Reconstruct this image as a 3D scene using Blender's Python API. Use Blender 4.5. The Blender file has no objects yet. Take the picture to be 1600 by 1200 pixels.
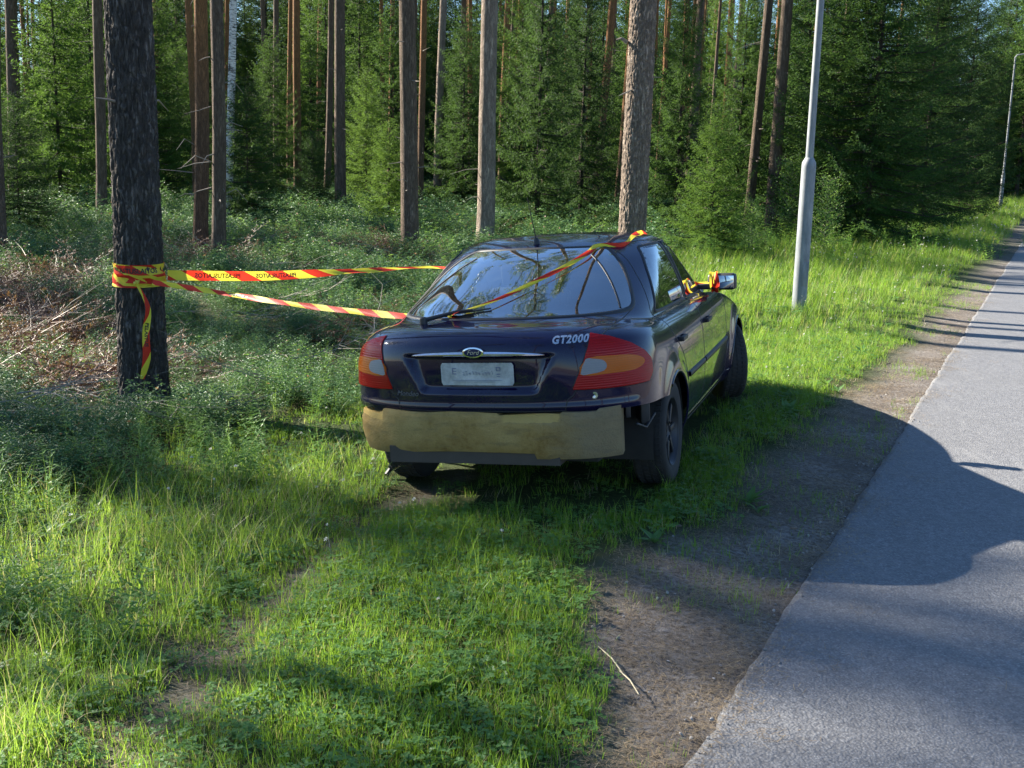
import bpy, math, random
import numpy as np
from mathutils import Vector, Matrix, noise, Euler
from mathutils.bvhtree import BVHTree

random.seed(7); RNG = np.random.default_rng(7)
SC = bpy.context.scene
COL = SC.collection

# ------------------------------------------------------------------ camera, light, exposure
EYE, FPX, PITCH, ROLL = 1.85, 1800.0, math.atan(344 / 1800.0), math.radians(1.4)
_fw = Vector((0, math.cos(PITCH), -math.sin(PITCH))); _up = Vector((0, math.sin(PITCH), math.cos(PITCH)))
_r = Vector((1, 0, 0)); _c, _s = math.cos(ROLL), math.sin(ROLL)
_r2 = _c * _r + _s * _up; _u2 = -_s * _r + _c * _up
cam = bpy.data.cameras.new("camera"); camo = bpy.data.objects.new("camera", cam); COL.objects.link(camo)
cam.sensor_width = 36; cam.lens = 36 * FPX / 1600; cam.clip_start = .05; cam.clip_end = 2000
m = Matrix.Identity(4)
for i in range(3):
    m[i][0] = _r2[i]; m[i][1] = _u2[i]; m[i][2] = -_fw[i]
m[2][3] = EYE
camo.matrix_world = m
SC.camera = camo

SUN_EL, SUN_AZ = math.radians(29.5), math.radians(151)       # azimuth counted anticlockwise from +X
sun_dir = Vector((math.cos(SUN_EL) * math.cos(SUN_AZ), math.cos(SUN_EL) * math.sin(SUN_AZ), math.sin(SUN_EL)))
W = bpy.data.worlds.new("World"); SC.world = W; W.use_nodes = True
wn = W.node_tree; bg = wn.nodes["Background"]
sky = wn.nodes.new("ShaderNodeTexSky"); sky.sky_type = 'NISHITA'; sky.sun_disc = False
sky.sun_elevation = SUN_EL; sky.sun_rotation = math.radians(90) - SUN_AZ
sky.air_density = 1.15; sky.dust_density = .3; sky.ozone_density = 7.0
wn.links.new(sky.outputs[0], bg.inputs[0]); bg.inputs[1].default_value = .056
sl = bpy.data.lights.new("sun", 'SUN'); sl.energy = 5.0; sl.angle = math.radians(.53); sl.color = (1, .93, .80)
so = bpy.data.objects.new("sun", sl); COL.objects.link(so); so.rotation_euler = sun_dir.to_track_quat('Z', 'Y').to_euler()
SC.view_settings.view_transform = 'Standard'; SC.view_settings.look = 'None'
SC.view_settings.exposure = 2.1; SC.view_settings.gamma = 1
SC.cycles.max_bounces = 8; SC.cycles.transparent_max_bounces = 12; SC.cycles.sample_clamp_indirect = 6
SC.cycles.caustics_reflective = False; SC.cycles.caustics_refractive = False
try: SC.cycles.use_denoising = True
except Exception: pass

# ------------------------------------------------------------------ helpers
def tag(o, label=None, cat=None, group=None, kind=None):
    if label: o["label"] = label
    if cat: o["category"] = cat
    if group: o["group"] = group
    if kind: o["kind"] = kind
    return o
def link(name, me, mat=None, parent=None):
    o = bpy.data.objects.new(name, me); COL.objects.link(o)
    if mat is not None and me is not None and not me.materials: me.materials.append(mat)
    if parent is not None: o.parent = parent
    return o
def empty(name, loc=(0, 0, 0), rz=0):
    o = bpy.data.objects.new(name, None); COL.objects.link(o); o.location = loc; o.rotation_euler = (0, 0, rz)
    o.empty_display_size = .1
    return o
def npmesh(name, V, F, smooth=False, uv=None):
    """V (n,3), F (m,k) with one k"""
    V = np.asarray(V, np.float32); F = np.asarray(F, np.int32)
    me = bpy.data.meshes.new(name); n, k = F.shape
    me.vertices.add(len(V)); me.vertices.foreach_set("co", V.ravel())
    me.loops.add(n * k); me.loops.foreach_set("vertex_index", F.ravel())
    me.polygons.add(n); me.polygons.foreach_set("loop_start", np.arange(n, dtype=np.int32) * k)
    if uv is not None:
        l = me.uv_layers.new(name="UVMap"); l.data.foreach_set("uv", np.asarray(uv, np.float32)[F.ravel()].ravel())
    me.update(calc_edges=True); me.validate()
    if smooth: me.polygons.foreach_set("use_smooth", np.ones(len(me.polygons), bool))
    return me
class MB:
    """collects boxes, tubes, lathes into one mesh"""
    def __init__(s): s.V = []; s.F = []
    def add(s, V, F):
        b = len(s.V); s.V += [tuple(v) for v in V]; s.F += [tuple(b + i for i in f) for f in F]; return s
    def box(s, c, d, M=None):
        x, y, z = [q / 2 for q in d]
        P = [Vector((i * x, j * y, k * z)) for i in (-1, 1) for j in (-1, 1) for k in (-1, 1)]
        if M: P = [M @ p for p in P]
        P = [p + Vector(c) for p in P]
        return s.add(P, [(0, 1, 3, 2), (4, 6, 7, 5), (0, 4, 5, 1), (2, 3, 7, 6), (0, 2, 6, 4), (1, 5, 7, 3)])
    def tube(s, pts, rad, n=8, cap=True):
        pts = [Vector(p) for p in pts]
        if not hasattr(rad, '__len__'): rad = [rad] * len(pts)
        V = []; F = []
        up0 = Vector((0, 0, 1))
        for i, p in enumerate(pts):
            t = (pts[min(i + 1, len(pts) - 1)] - pts[max(i - 1, 0)]).normalized()
            a = t.cross(up0 if abs(t.z) < .9 else Vector((1, 0, 0))).normalized(); b = a.cross(t)
            for j in range(n):
                q = 2 * math.pi * j / n; V.append(p + (a * math.cos(q) + b * math.sin(q)) * rad[i])
        for i in range(len(pts) - 1):
            for j in range(n):
                F.append((i * n + j, i * n + (j + 1) % n, (i + 1) * n + (j + 1) % n, (i + 1) * n + j))
        if cap: F += [tuple(range(n)), tuple(range((len(pts) - 1) * n, len(pts) * n))]
        return s.add(V, F)
    def lathe(s, prof, axis='Y', c=(0, 0, 0), n=40):
        """prof: list of (axial, radius), closed as given"""
        V = []; F = []
        for (a, r) in prof:
            for j in range(n):
                q = 2 * math.pi * j / n; u, v = r * math.cos(q), r * math.sin(q)
                V.append((c[0] + u, c[1] + a, c[2] + v) if axis == 'Y' else (c[0] + u, c[1] + v, c[2] + a) if axis == 'Z' else (c[0] + a, c[1] + u, c[2] + v))
        for i in range(len(prof) - 1):
            for j in range(n): F.append((i * n + j, i * n + (j + 1) % n, (i + 1) * n + (j + 1) % n, (i + 1) * n + j))
        return s.add(V, F)
    def mesh(s, name, smooth=True, bevel=0):
        me = bpy.data.meshes.new(name); me.from_pydata(s.V, [], s.F); me.update()
        import bmesh
        bm = bmesh.new(); bm.from_mesh(me); bmesh.ops.recalc_face_normals(bm, faces=bm.faces)
        if bevel: bmesh.ops.bevel(bm, geom=list(bm.edges), offset=bevel, segments=3, affect='EDGES', profile=.5)
        bm.to_mesh(me); bm.free()
        if smooth:
            me.polygons.foreach_set("use_smooth", np.ones(len(me.polygons), bool))
            try: me.set_sharp_from_angle(angle=math.radians(38))
            except Exception: pass
        return me
    def build(s, name, mat, parent=None, smooth=True, bevel=0):
        return link(name, s.mesh(name, smooth, bevel), mat, parent)

# ------------------------------------------------------------------ material helpers
class NT:
    def __init__(s, name):
        s.m = bpy.data.materials.new(name); s.m.use_nodes = True; s.t = s.m.node_tree; s.n = s.t.nodes; s.l = s.t.links
        s.b = s.n["Principled BSDF"]; s.out = s.n["Material Output"]
        s.tc = None
    def node(s, typ, **kw):
        n = s.n.new(typ)
        for k, v in kw.items():
            if hasattr(n, k): setattr(n, k, v)
        return n
    def coord(s, which='Object'):
        if not s.tc: s.tc = s.n.new("ShaderNodeTexCoord")
        return s.tc.outputs[which]
    def mapping(s, src, scale=(1, 1, 1), rot=(0, 0, 0)):
        n = s.n.new("ShaderNodeMapping"); s.l.new(src, n.inputs[0]); n.inputs[3].default_value = scale; n.inputs[2].default_value = rot; return n.outputs[0]
    def noise(s, src, scale, detail=4, rough=.6, out=0):
        n = s.n.new("ShaderNodeTexNoise"); n.inputs['Scale'].default_value = scale; n.inputs['Detail'].default_value = detail; n.inputs['Roughness'].default_value = rough
        if src is not None: s.l.new(src, n.inputs[0])
        return n.outputs[out]
    def voro(s, src, scale, feature='F1', out=0, rand=1):
        n = s.n.new("ShaderNodeTexVoronoi"); n.feature = feature; n.inputs['Scale'].default_value = scale; n.inputs['Randomness'].default_value = rand
        if src is not None: s.l.new(src, n.inputs[0])
        return n.outputs[out]
    def ramp(s, src, stops, interp='LINEAR'):
        n = s.n.new("ShaderNodeValToRGB"); n.color_ramp.interpolation = interp; e = n.color_ramp.elements
        while len(e) < len(stops): e.new(.5)
        for k, (p, c) in enumerate(stops):
            e[k].position = p; e[k].color = (c[0], c[1], c[2], 1) if hasattr(c, '__len__') else (c, c, c, 1)
        s.l.new(src, n.inputs[0]); return n.outputs[0]
    def mix(s, f, a, b, blend='MIX'):
        n = s.n.new("ShaderNodeMix"); n.data_type = 'RGBA'; n.blend_type = blend
        for i, v in ((0, f), (6, a), (7, b)):
            if isinstance(v, bpy.types.NodeSocket): s.l.new(v, n.inputs[i])
            elif i == 0: n.inputs[0].default_value = v
            else: n.inputs[i].default_value = (v[0], v[1], v[2], 1)
        return n.outputs[2]
    def math(s, op, a, b=0, clamp=False):
        n = s.n.new("ShaderNodeMath"); n.operation = op; n.use_clamp = clamp
        for i, v in ((0, a), (1, b)):
            if isinstance(v, bpy.types.NodeSocket): s.l.new(v, n.inputs[i])
            else: n.inputs[i].default_value = v
        return n.outputs[0]
    def bump(s, h, dist=.01, strength=1, normal=None):
        n = s.n.new("ShaderNodeBump"); n.inputs['Distance'].default_value = dist; n.inputs['Strength'].default_value = strength
        s.l.new(h, n.inputs['Height'])
        if normal is not None: s.l.new(normal, n.inputs['Normal'])
        s.l.new(n.outputs[0], s.b.inputs['Normal']); return n.outputs[0]
    def set(s, **kw):
        for k, v in kw.items():
            k = {'color': 'Base Color', 'rough': 'Roughness', 'metal': 'Metallic', 'spec': 'Specular IOR Level', 'coat': 'Coat Weight', 'coatr': 'Coat Roughness', 'trans': 'Transmission Weight', 'sheen': 'Sheen Weight'}[k]
            if isinstance(v, bpy.types.NodeSocket): s.l.new(v, s.b.inputs[k])
            else: s.b.inputs[k].default_value = (v[0], v[1], v[2], 1) if hasattr(v, '__len__') else v
        return s
def flat(name, color, rough=.6, metal=0, bumpscale=0, var=.15, **kw):
    t = NT(name); c = t.coord()
    nz = t.noise(c, 9, 5)
    lo = [x * (1 - var) for x in color]; hi = [min(1, x * (1 + var)) for x in color]
    t.set(color=t.ramp(nz, [(.3, lo), (.7, hi)]), rough=rough, metal=metal, **kw)
    if bumpscale: t.bump(t.noise(c, bumpscale, 4), .002, .5)
    return t.m
def leafmat(name, dark, light, transl=.4, rough=.5, spec=.4, dry=None, dryf=.1, patch=1.2):
    """leaf or needle: diffuse + light shining through; colour varies from plant to plant and leaf to leaf"""
    t = NT(name); oi = t.node("ShaderNodeObjectInfo"); geo = t.node("ShaderNodeNewGeometry")
    rnd = t.math('ADD', t.math('MULTIPLY', oi.outputs['Random'], .5), t.math('MULTIPLY', geo.outputs['Random Per Island'], .5))
    col = t.ramp(rnd, [(.1, dark), (.9, light)])
    pos = t.noise(geo.outputs['Position'], patch, 3)
    col = t.mix(t.math('MULTIPLY', t.math('SUBTRACT', pos, .35, True), .9), col, [min(1, x * 1.35) for x in light])
    if dry: col = t.mix(t.math('LESS_THAN', geo.outputs['Random Per Island'], dryf), col, dry)
    t.set(color=col, rough=rough, spec=spec)
    tr = t.node("ShaderNodeBsdfTranslucent"); g = t.node("ShaderNodeGamma"); g.inputs[1].default_value = .62
    t.l.new(col, g.inputs[0]); tc = t.mix(.5, g.outputs[0], (.95, 1, .08), 'MULTIPLY'); t.l.new(tc, tr.inputs[0])
    mx = t.node("ShaderNodeMixShader"); mx.inputs[0].default_value = transl
    t.l.new(t.b.outputs[0], mx.inputs[1]); t.l.new(tr.outputs[0], mx.inputs[2]); t.l.new(mx.outputs[0], t.out.inputs[0])
    return t.m

# ------------------------------------------------------------------ place: road coordinates and ground height
E0 = np.array([.598, 3.370]); ED = np.array([.42217, .90652]); EN = np.array([.90652, -.42217])
def U(x, y): return (x - E0[0]) * EN[0] + (y - E0[1]) * EN[1]
def T(x, y): return (x - E0[0]) * ED[0] + (y - E0[1]) * ED[1]
def XY(u, t): return E0[0] + EN[0] * u + ED[0] * t, E0[1] + EN[1] * u + ED[1] * t
def sst(x): x = np.clip(x, 0, 1); return x * x * (3 - 2 * x)
ROADW = 3.6
def bend(t): return .012 * np.maximum(t - 84, 0) ** 2      # the road turns off to the right far away
def wob(x, y, s=0):
    return (np.sin(x * .9 + 1.3 + s) * np.cos(y * .7 + s) + .6 * np.sin(x * 1.9 + y * 1.3 + 2 * s) + .35 * np.sin(3.7 * x - 2.9 * y + s)) / 1.95
def ground_h(x, y):
    u = U(x, y); h = np.where(u < -.004, .003, -.012)
    h = h + .05 * sst((-u - .02) / .9) * (u < 0)
    h = h - .125 * sst((-u - 1.05) / 1.7) - .07 * sst((-u - 2.9) / 3)
    off = sst((-u - .3) / 2)
    h = h + off * (.015 * wob(x * 1.5, y * 1.5) + .05 * wob(x * .35, y * .35, 1) * sst((-u - 3.5) / 3) + .25 * wob(x * .07, y * .07, 2) * sst((-u - 20) / 30))
    r = u - ROADW
    h = h + (.02 * sst(r / .5) - .12 * sst((r - .8) / 3) + .03 * wob(x * .5, y * .5) * sst(r / 2)) * (r > 0)
    # wheel track ruts
    return h
def gz(x, y): return float(ground_h(np.array([float(x)]), np.array([float(y)]))[0])
def ray(px, py, Y):
    d = _fw * FPX + _r2 * (px - 800) - _u2 * (py - 600); t = Y / d.y
    return Vector((d.x * t, Y, EYE + d.z * t))
def gpt(px, py, h=-.12):
    d = _fw * FPX + _r2 * (px - 800) - _u2 * (py - 600); t = (h - EYE) / d.z
    return Vector((d.x * t, d.y * t, h))
def dirt_edge(t):       # u of the boundary between dirt shoulder and lawn
    return np.interp(t, [-3, -.2, .16, .65, 1.25, 1.7, 2.0, 2.3, 2.7, 3.3, 3.8, 4.5, 5.8, 7.5, 9.6, 12.3, 17, 30], [-.3, -.32, -.46, -.70, -.88, -.92, -.80, -.60, -.58, -.74, -.70, -.70, -.62, -.62, -.5, -.55, -.5, -.4])
def forest_edge(t):     # u where lawn turns into bilberry / forest floor
    return np.interp(t, [-3, 1.2, 2.1, 4.5, 8, 14, 20, 25, 34, 55, 80], [-4.3, -4.3, -3.8, -3.95, -4.6, -6.0, -6.6, -4.7, -3.7, -3.4, -3.0])
TRACK = np.array([(-.35, 6.9), (-.54, 6.45), (-.79, 5.81), (-.95, 5.2), (-1.08, 4.48), (-1.12, 3.77), (-1.2, 3.2), (-1.3, 2.5)])
def track_d(x, y):
    best = np.full(np.shape(x), 9.)
    for a, b in zip(TRACK[:-1], TRACK[1:]):
        d = b - a; q = np.clip(((x - a[0]) * d[0] + (y - a[1]) * d[1]) / (d @ d), 0, 1)
        best = np.minimum(best, np.hypot(x - a[0] - q * d[0], y - a[1] - q * d[1]))
    return best
# ------------------------------------------------------------------ ground, road
def axis(lo, hi, a, b, fine, grow=1.12):
    c = list(np.arange(a, b + 1e-6, fine)); s = fine; x = c[-1]
    while x < hi: s *= grow; x += s; c.append(x)
    s = fine; x = c[0]; L = []
    while x > lo: s *= grow; x -= s; L.append(x)
    return np.array(L[::-1] + c)
gx = axis(-420, 420, -7, 6, .09); gy = axis(-120, 600, 2.4, 16, .09)
X, Y = np.meshgrid(gx, gy); H = ground_h(X, Y)
uu = U(X, Y); tt = T(X, Y); td = track_d(X, Y)
rough = np.array([noise.noise(Vector((a * 5, b * 5, 0))) for a, b in zip(X.ravel(), Y.ravel())]).reshape(X.shape)
near = (Y < 17) & (np.abs(X) < 8)
H = H - .03 * np.exp(-(td / .16) ** 2) + near * (uu < -.15) * rough * .012
nx, ny = len(gx), len(gy)
I = np.arange(nx * ny).reshape(ny, nx)
F = np.stack([I[:-1, :-1], I[:-1, 1:], I[1:, 1:], I[1:, :-1]], -1).reshape(-1, 4)
me = npmesh("ground", np.stack([X, Y, H], -1).reshape(-1, 3), F, True)
dirt = np.clip((uu - dirt_edge(tt) + .10 * wob(X * 2.2, Y * 2.2) + .05) / .3, 0, 1)
dirt = np.maximum(dirt, np.exp(-(td / (.13 + .08 * wob(X * 3, Y * 3))) ** 2) * .6)
forest = np.clip((forest_edge(tt) - uu) / .6, 0, 1)
for nm, a in (("dirt", dirt), ("forest", forest)):
    at = me.attributes.new(nm, 'FLOAT', 'POINT'); at.data.foreach_set("value", a.ravel().astype(np.float32))
t = NT("soil_and_litter"); geo = t.node("ShaderNodeNewGeometry"); P = geo.outputs['Position']
ad = t.node("ShaderNodeAttribute"); ad.attribute_name = "dirt"; af = t.node("ShaderNodeAttribute"); af.attribute_name = "forest"
n1 = t.noise(P, 2.3, 8, .7); n2 = t.noise(P, 38, 6, .75); n3 = t.voro(P, 95)
fiber = t.noise(t.mapping(P, (30, 160, 30), (0, 0, .5)), 1.5, 4, .8); fiber2 = t.noise(t.mapping(P, (150, 34, 30), (0, 0, .3)), 1.5, 4, .8)
soil = t.ramp(n1, [(.3, (.12, .105, .095)), (.5, (.24, .215, .195)), (.7, (.37, .345, .325))])
lit = t.ramp(t.math('MAXIMUM', fiber, fiber2), [(.45, (.05, .04, .034)), (.6, (.16, .125, .09)), (.78, (.34, .28, .20))])
soil = t.mix(t.ramp(n2, [(.38, 0), (.62, 1)]), soil, lit)
moss = t.ramp(n2, [(.3, (.02, .022, .012)), (.5, (.05, .055, .02)), (.7, (.11, .085, .05))])
lawn = t.ramp(n2, [(.3, (.02, .035, .01)), (.7, (.07, .09, .03))])
c = t.mix(af.outputs['Fac'], lawn, moss); c = t.mix(ad.outputs['Fac'], c, soil)
t.set(color=c, rough=.95, spec=.15)
hh = t.math('ADD', t.math('MULTIPLY', n2, .6), t.math('MULTIPLY', t.math('MAXIMUM', fiber, fiber2), .5))
t.bump(hh, .03, .8)
tag(link("ground", me, t.m), kind="structure")

# road: asphalt sheet with a ragged edge and a thin lip
us = np.array([0, .03, .1, .25, .5, .9, 1.4, 2, 2.6, 3.1, 3.4, 3.5, 3.57, 3.6]); ts = np.concatenate([np.arange(-60, -3, 1.5), np.arange(-3, 40, .09), np.geomspace(40, 170, 70)])
A, B = np.meshgrid(us, ts)
edge = np.array([.012 * noise.noise(Vector((b * 3.1, 0, 0))) + .02 * noise.noise(Vector((b * 19, 5, 0))) + .03 * noise.noise(Vector((b * .5, 9, 0))) for b in ts])
Au = A + np.where(A < .2, 1, 0) * edge[:, None]
x, y = XY(Au + bend(B), B); z = .006 + .02 * np.sin(A / ROADW * np.pi)
x0, y0 = XY(-.012 + edge + bend(ts), ts); x1, y1 = XY(3.62 + bend(ts), ts)
X = np.concatenate([x0[:, None], x, x1[:, None]], 1); Y = np.concatenate([y0[:, None], y, y1[:, None]], 1)
Z = np.concatenate([0 * x0[:, None] - .05, z, 0 * x0[:, None] - .05], 1)
ny, nx = X.shape; I = np.arange(nx * ny).reshape(ny, nx)
F = np.stack([I[:-1, :-1], I[:-1, 1:], I[1:, 1:], I[1:, :-1]], -1).reshape(-1, 4)
me = npmesh("road", np.stack([X, Y, Z], -1).reshape(-1, 3), F, False)
t = NT("old_asphalt"); geo = t.node("ShaderNodeNewGeometry"); P = geo.outputs['Position']
v = t.voro(P, 95); vc = t.voro(P, 95, out=1); n1 = t.noise(P, 1.1, 6, .65); n2 = t.noise(P, 34, 6, .8)
cr_ = t.voro(t.mapping(P, (.42, .16, 1), (0, 0, .5)), 1.0, 'DISTANCE_TO_EDGE')
g = t.ramp(vc, [(.0, (.07, .073, .083)), (.55, (.185, .187, .20)), (.9, (.31, .31, .315)), (1, (.50, .49, .48))])
g = t.mix(t.ramp(v, [(.35, 0), (.62, 1)]), g, (.075, .075, .08))
g = t.mix(.5, g, t.ramp(n2, [(.38, (.09, .09, .10)), (.62, (.27, .268, .27))]))
rot = -math.atan2(ED[0], ED[1])
mp = t.mapping(P, (14, .35, 1), (0, 0, -rot)); lines = t.noise(mp, 1, 3, .6)
g = t.mix(t.ramp(lines, [(.3, .25), (.5, 0)]), g, (.10, .10, .105))
g = t.mix(t.ramp(n1, [(.35, .35), (.65, 0)]), g, (.13, .128, .128))
stain = t.noise(t.mapping(P, (3.2, .8, 1), (0, 0, -rot)), 1, 5, .75); g = t.mix(t.ramp(stain, [(.55, 0), (.75, .35)]), g, (.30, .295, .29))
t.set(color=g, rough=.6, spec=.5)
t.bump(t.math('ADD', t.math('MULTIPLY', v, -.6), t.math('MULTIPLY', n2, .6)), .006, .8)
tag(link("road", me, t.m), kind="structure")

# ------------------------------------------------------------------ scatter (one object each, geometry nodes)
def scatter(name, P, rot, scl, vid, sources, label=None, cat=None):
    """sources: meshes; every point carries one of them"""
    cl = bpy.data.collections.new(name + "_kinds")
    for i, (sm, mt) in enumerate(sources):
        if not sm.materials:
            for q in (mt if isinstance(mt, (list, tuple)) else [mt]): sm.materials.append(q)
        o = bpy.data.objects.new("%s_kind_%s" % (name, "abcdefghijklmnop"[i]), sm); cl.objects.link(o)
    me = bpy.data.meshes.new(name); me.vertices.add(len(P)); me.vertices.foreach_set("co", np.asarray(P, np.float32).ravel())
    a = me.attributes.new("rot", 'FLOAT_VECTOR', 'POINT'); a.data.foreach_set("vector", np.asarray(rot, np.float32).ravel())
    a = me.attributes.new("scl", 'FLOAT', 'POINT'); a.data.foreach_set("value", np.asarray(scl, np.float32))
    a = me.attributes.new("vid", 'INT', 'POINT'); a.data.foreach_set("value", np.asarray(vid, np.int32))
    me.update()
    ng = bpy.data.node_groups.new(name + "_scatter", 'GeometryNodeTree')
    ng.interface.new_socket("Geometry", in_out='INPUT', socket_type='NodeSocketGeometry')
    ng.interface.new_socket("Geometry", in_out='OUTPUT', socket_type='NodeSocketGeometry')
    N, L = ng.nodes, ng.links
    gi = N.new("NodeGroupInput"); go = N.new("NodeGroupOutput"); ip = N.new("GeometryNodeInstanceOnPoints")
    ci = N.new("GeometryNodeCollectionInfo"); ci.inputs[0].default_value = cl; ci.inputs[1].default_value = True; ci.inputs[2].default_value = True
    def attr(nm, ty):
        n = N.new("GeometryNodeInputNamedAttribute"); n.data_type = ty; n.inputs[0].default_value = nm
        return [o for o in n.outputs if o.enabled and o.name == 'Attribute'][0]
    e2r = N.new("FunctionNodeEulerToRotation")
    L.new(attr("rot", 'FLOAT_VECTOR'), e2r.inputs[0])
    L.new(gi.outputs[0], ip.inputs['Points']); L.new(ci.outputs[0], ip.inputs['Instance']); ip.inputs['Pick Instance'].default_value = True
    L.new(attr("vid", 'INT'), ip.inputs['Instance Index']); L.new(e2r.outputs[0], ip.inputs['Rotation']); L.new(attr("scl", 'FLOAT'), ip.inputs['Scale'])
    L.new(ip.outputs[0], go.inputs[0])
    o = link(name, me); md = o.modifiers.new("scatter", 'NODES'); md.node_group = ng
    return tag(o, label, cat, kind="stuff")

def blades(n, hmin, hmax, w, spread, bend, seed, seg=3, lean=.25):
    """tuft of grass blades, each a tapering curved strip"""
    g = np.random.default_rng(seed); V = []; F = []; b = 0
    for k in range(n):
        h = g.uniform(hmin, hmax); a = g.uniform(0, 6.283); r = spread * math.sqrt(g.uniform()); pa = g.uniform(0, 6.283)
        p = np.array([r * math.cos(pa), r * math.sin(pa), -.01]); d = np.array([math.cos(a), math.sin(a), 0]); s = np.array([-d[1], d[0], 0])
        ln = g.uniform(0, lean); bd = bend * g.uniform(.3, 1.3); ww = w * g.uniform(.6, 1.3)
        ang = ln; q = p.copy(); pts = []
        for i in range(seg + 1):
            f = i / seg; pts.append((q.copy(), ww * (1 - f) ** .7 * (.7 if i == 0 else 1)))
            q = q + (d * math.sin(ang) + np.array([0, 0, math.cos(ang)])) * h / seg; ang += bd / seg * (1 + f)
        for i, (q, hw) in enumerate(pts):
            tw = s * math.cos(i * .3) + np.array([0, 0, .2]) * math.sin(i * .3)
            if i < seg: V += [q - tw * hw / 2, q + tw * hw / 2]
            else: V += [q]
        for i in range(seg - 1): F.append((b + 2 * i, b + 2 * i + 1, b + 2 * i + 3, b + 2 * i + 2))
        F.append((b + 2 * seg - 2, b + 2 * seg - 1, b + 2 * seg)); b += 2 * seg + 1
    me = bpy.data.meshes.new("tuft"); me.from_pydata([tuple(v) for v in V], [], F); me.update()
    return me
def leafV(c, d, nrm, l, w, V, F, fold=.15):
    """one pointed leaf of four triangles folded at its rib"""
    d = d / np.linalg.norm(d); s = np.cross(d, nrm); s /= max(1e-6, np.linalg.norm(s)); u = np.cross(s, d)
    b = len(V); V += [c, c + d * l * .45 + s * w / 2 + u * fold * w, c + d * l - u * .1 * l, c + d * l * .45 - s * w / 2 + u * fold * w, c + d * l * .5]
    F += [(b, b + 4, b + 1), (b + 1, b + 4, b + 2), (b, b + 3, b + 4), (b + 3, b + 2, b + 4)]
def mesh_of(V, F, name="plant"):
    me = bpy.data.meshes.new(name); me.from_pydata([tuple(v) for v in V], [], F); me.update(); return me
def bilberry(seed, n=10, h=.24, leaf=.021, twigs=6):
    g = np.random.default_rng(seed); V = []; F = []
    for k in range(n):
        a = g.uniform(0, 6.283); q = np.array([g.normal() * .05, g.normal() * .05, 0.]); d = np.array([math.cos(a) * .5, math.sin(a) * .5, 1.]); hh = h * g.uniform(.5, 1.2)
        b = len(V); tip = q + d * hh
        V += [q + [.0015, 0, 0], q - [.0015, 0, 0], tip]; F.append((b, b + 1, b + 2))
        for j in range(twigs):
            f = .3 + .7 * j / twigs; p = q + d * hh * f; ta = g.uniform(0, 6.283); td = np.array([math.cos(ta), math.sin(ta), g.uniform(.1, .9)]); tl = .07 * g.uniform(.5, 1.2)
            for i in range(5):
                c = p + td * tl * (i + 1) / 5; la = ta + (1 if i % 2 else -1) * 1.1
                leafV(c, np.array([math.cos(la), math.sin(la), g.uniform(-.2, .5)]), np.array([g.normal() * .4, g.normal() * .4, 1]), leaf * g.uniform(.7, 1.3), leaf * .6, V, F)
    return mesh_of(V, F)
def weeds(seed, n=9, size=.03, h=.05):
    g = np.random.default_rng(seed); V = []; F = []
    for k in range(n):
        a = g.uniform(0, 6.283); r = .07 * math.sqrt(g.uniform()); c = np.array([r * math.cos(a), r * math.sin(a), h * g.uniform(.4, 1.2)])
        for j in range(3):
            la = a + j * 2.09; leafV(c, np.array([math.cos(la), math.sin(la), g.uniform(0, .3)]), np.array([0, 0, 1.]), size * g.uniform(.7, 1.1), size * .8, V, F, .1)
    return mesh_of(V, F)
def rosette(seed, n=8, l=.14):
    g = np.random.default_rng(seed); V = []; F = []
    for k in range(n):
        a = g.uniform(0, 6.283); leafV(np.array([0, 0, .005]), np.array([math.cos(a), math.sin(a), g.uniform(.25, .9)]), np.array([0, 0, 1.]), l * g.uniform(.6, 1.1), l * .3, V, F, .12)
    return mesh_of(V, F)
def herb(seed, h=.5, leaf=.05, n=4, pairs=9):
    """upright leafy stems"""
    g = np.random.default_rng(seed); V = []; F = []
    for k in range(n):
        q = np.array([g.normal() * .06, g.normal() * .06, 0.]); ln = np.array([g.normal() * .2, g.normal() * .2, 1.]); hh = h * g.uniform(.6, 1.1)
        b = len(V); V += [q + [.002, 0, 0], q - [.002, 0, 0], q + ln * hh]; F.append((b, b + 1, b + 2))
        for j in range(pairs):
            f = .15 + .85 * j / pairs; a = j * 1.9 + g.uniform(0, 1); c = q + ln * hh * f
            for s in (0, math.pi):
                d = np.array([math.cos(a + s), math.sin(a + s), g.uniform(-.1, .5)]); l = leaf * g.uniform(.7, 1.2) * (1.25 - .7 * f)
                b = len(V); leafV(c, d, np.array([0, 0, 1.]), l, l * .45, V, F)
                leafV(c + d * l * .8, d, np.array([0, 0, 1.]), l * .8, l * .35, V, F)
    return mesh_of(V, F)
def flower(seed):
    g = np.random.default_rng(seed); V = []; F = []; q = np.array([0, 0, 0.]); top = np.array([g.normal() * .02, g.normal() * .02, g.uniform(.1, .17)])
    V += [q + [.001, 0, 0], q - [.001, 0, 0], top]; F.append((0, 1, 2))
    for k in range(26):
        a = g.uniform(0, 6.283); e = g.uniform(-.3, 1.5); d = np.array([math.cos(a) * math.cos(e), math.sin(a) * math.cos(e), math.sin(e)])
        leafV(top, d, np.array([0.1, 0, 1.]), .011, .004, V, F)
    return mesh_of(V, F)
def needles_litter(seed, n=60, r=.14):
    g = np.random.default_rng(seed); V = []; F = []
    for k in range(n):
        a = g.uniform(0, 6.283); p = np.array([g.normal() * r * .5, g.normal() * r * .5, g.uniform(.002, .012)]); l = g.uniform(.015, .045); w = .0010
        d = np.array([math.cos(a), math.sin(a), g.normal() * .12]); s = np.array([-d[1], d[0], 0]) * w; b = len(V)
        V += [p - s, p + s, p + d * l + s * .5, p + d * l - s * .5]; F.append((b, b + 1, b + 2, b + 3))
    return mesh_of(V, F)
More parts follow.
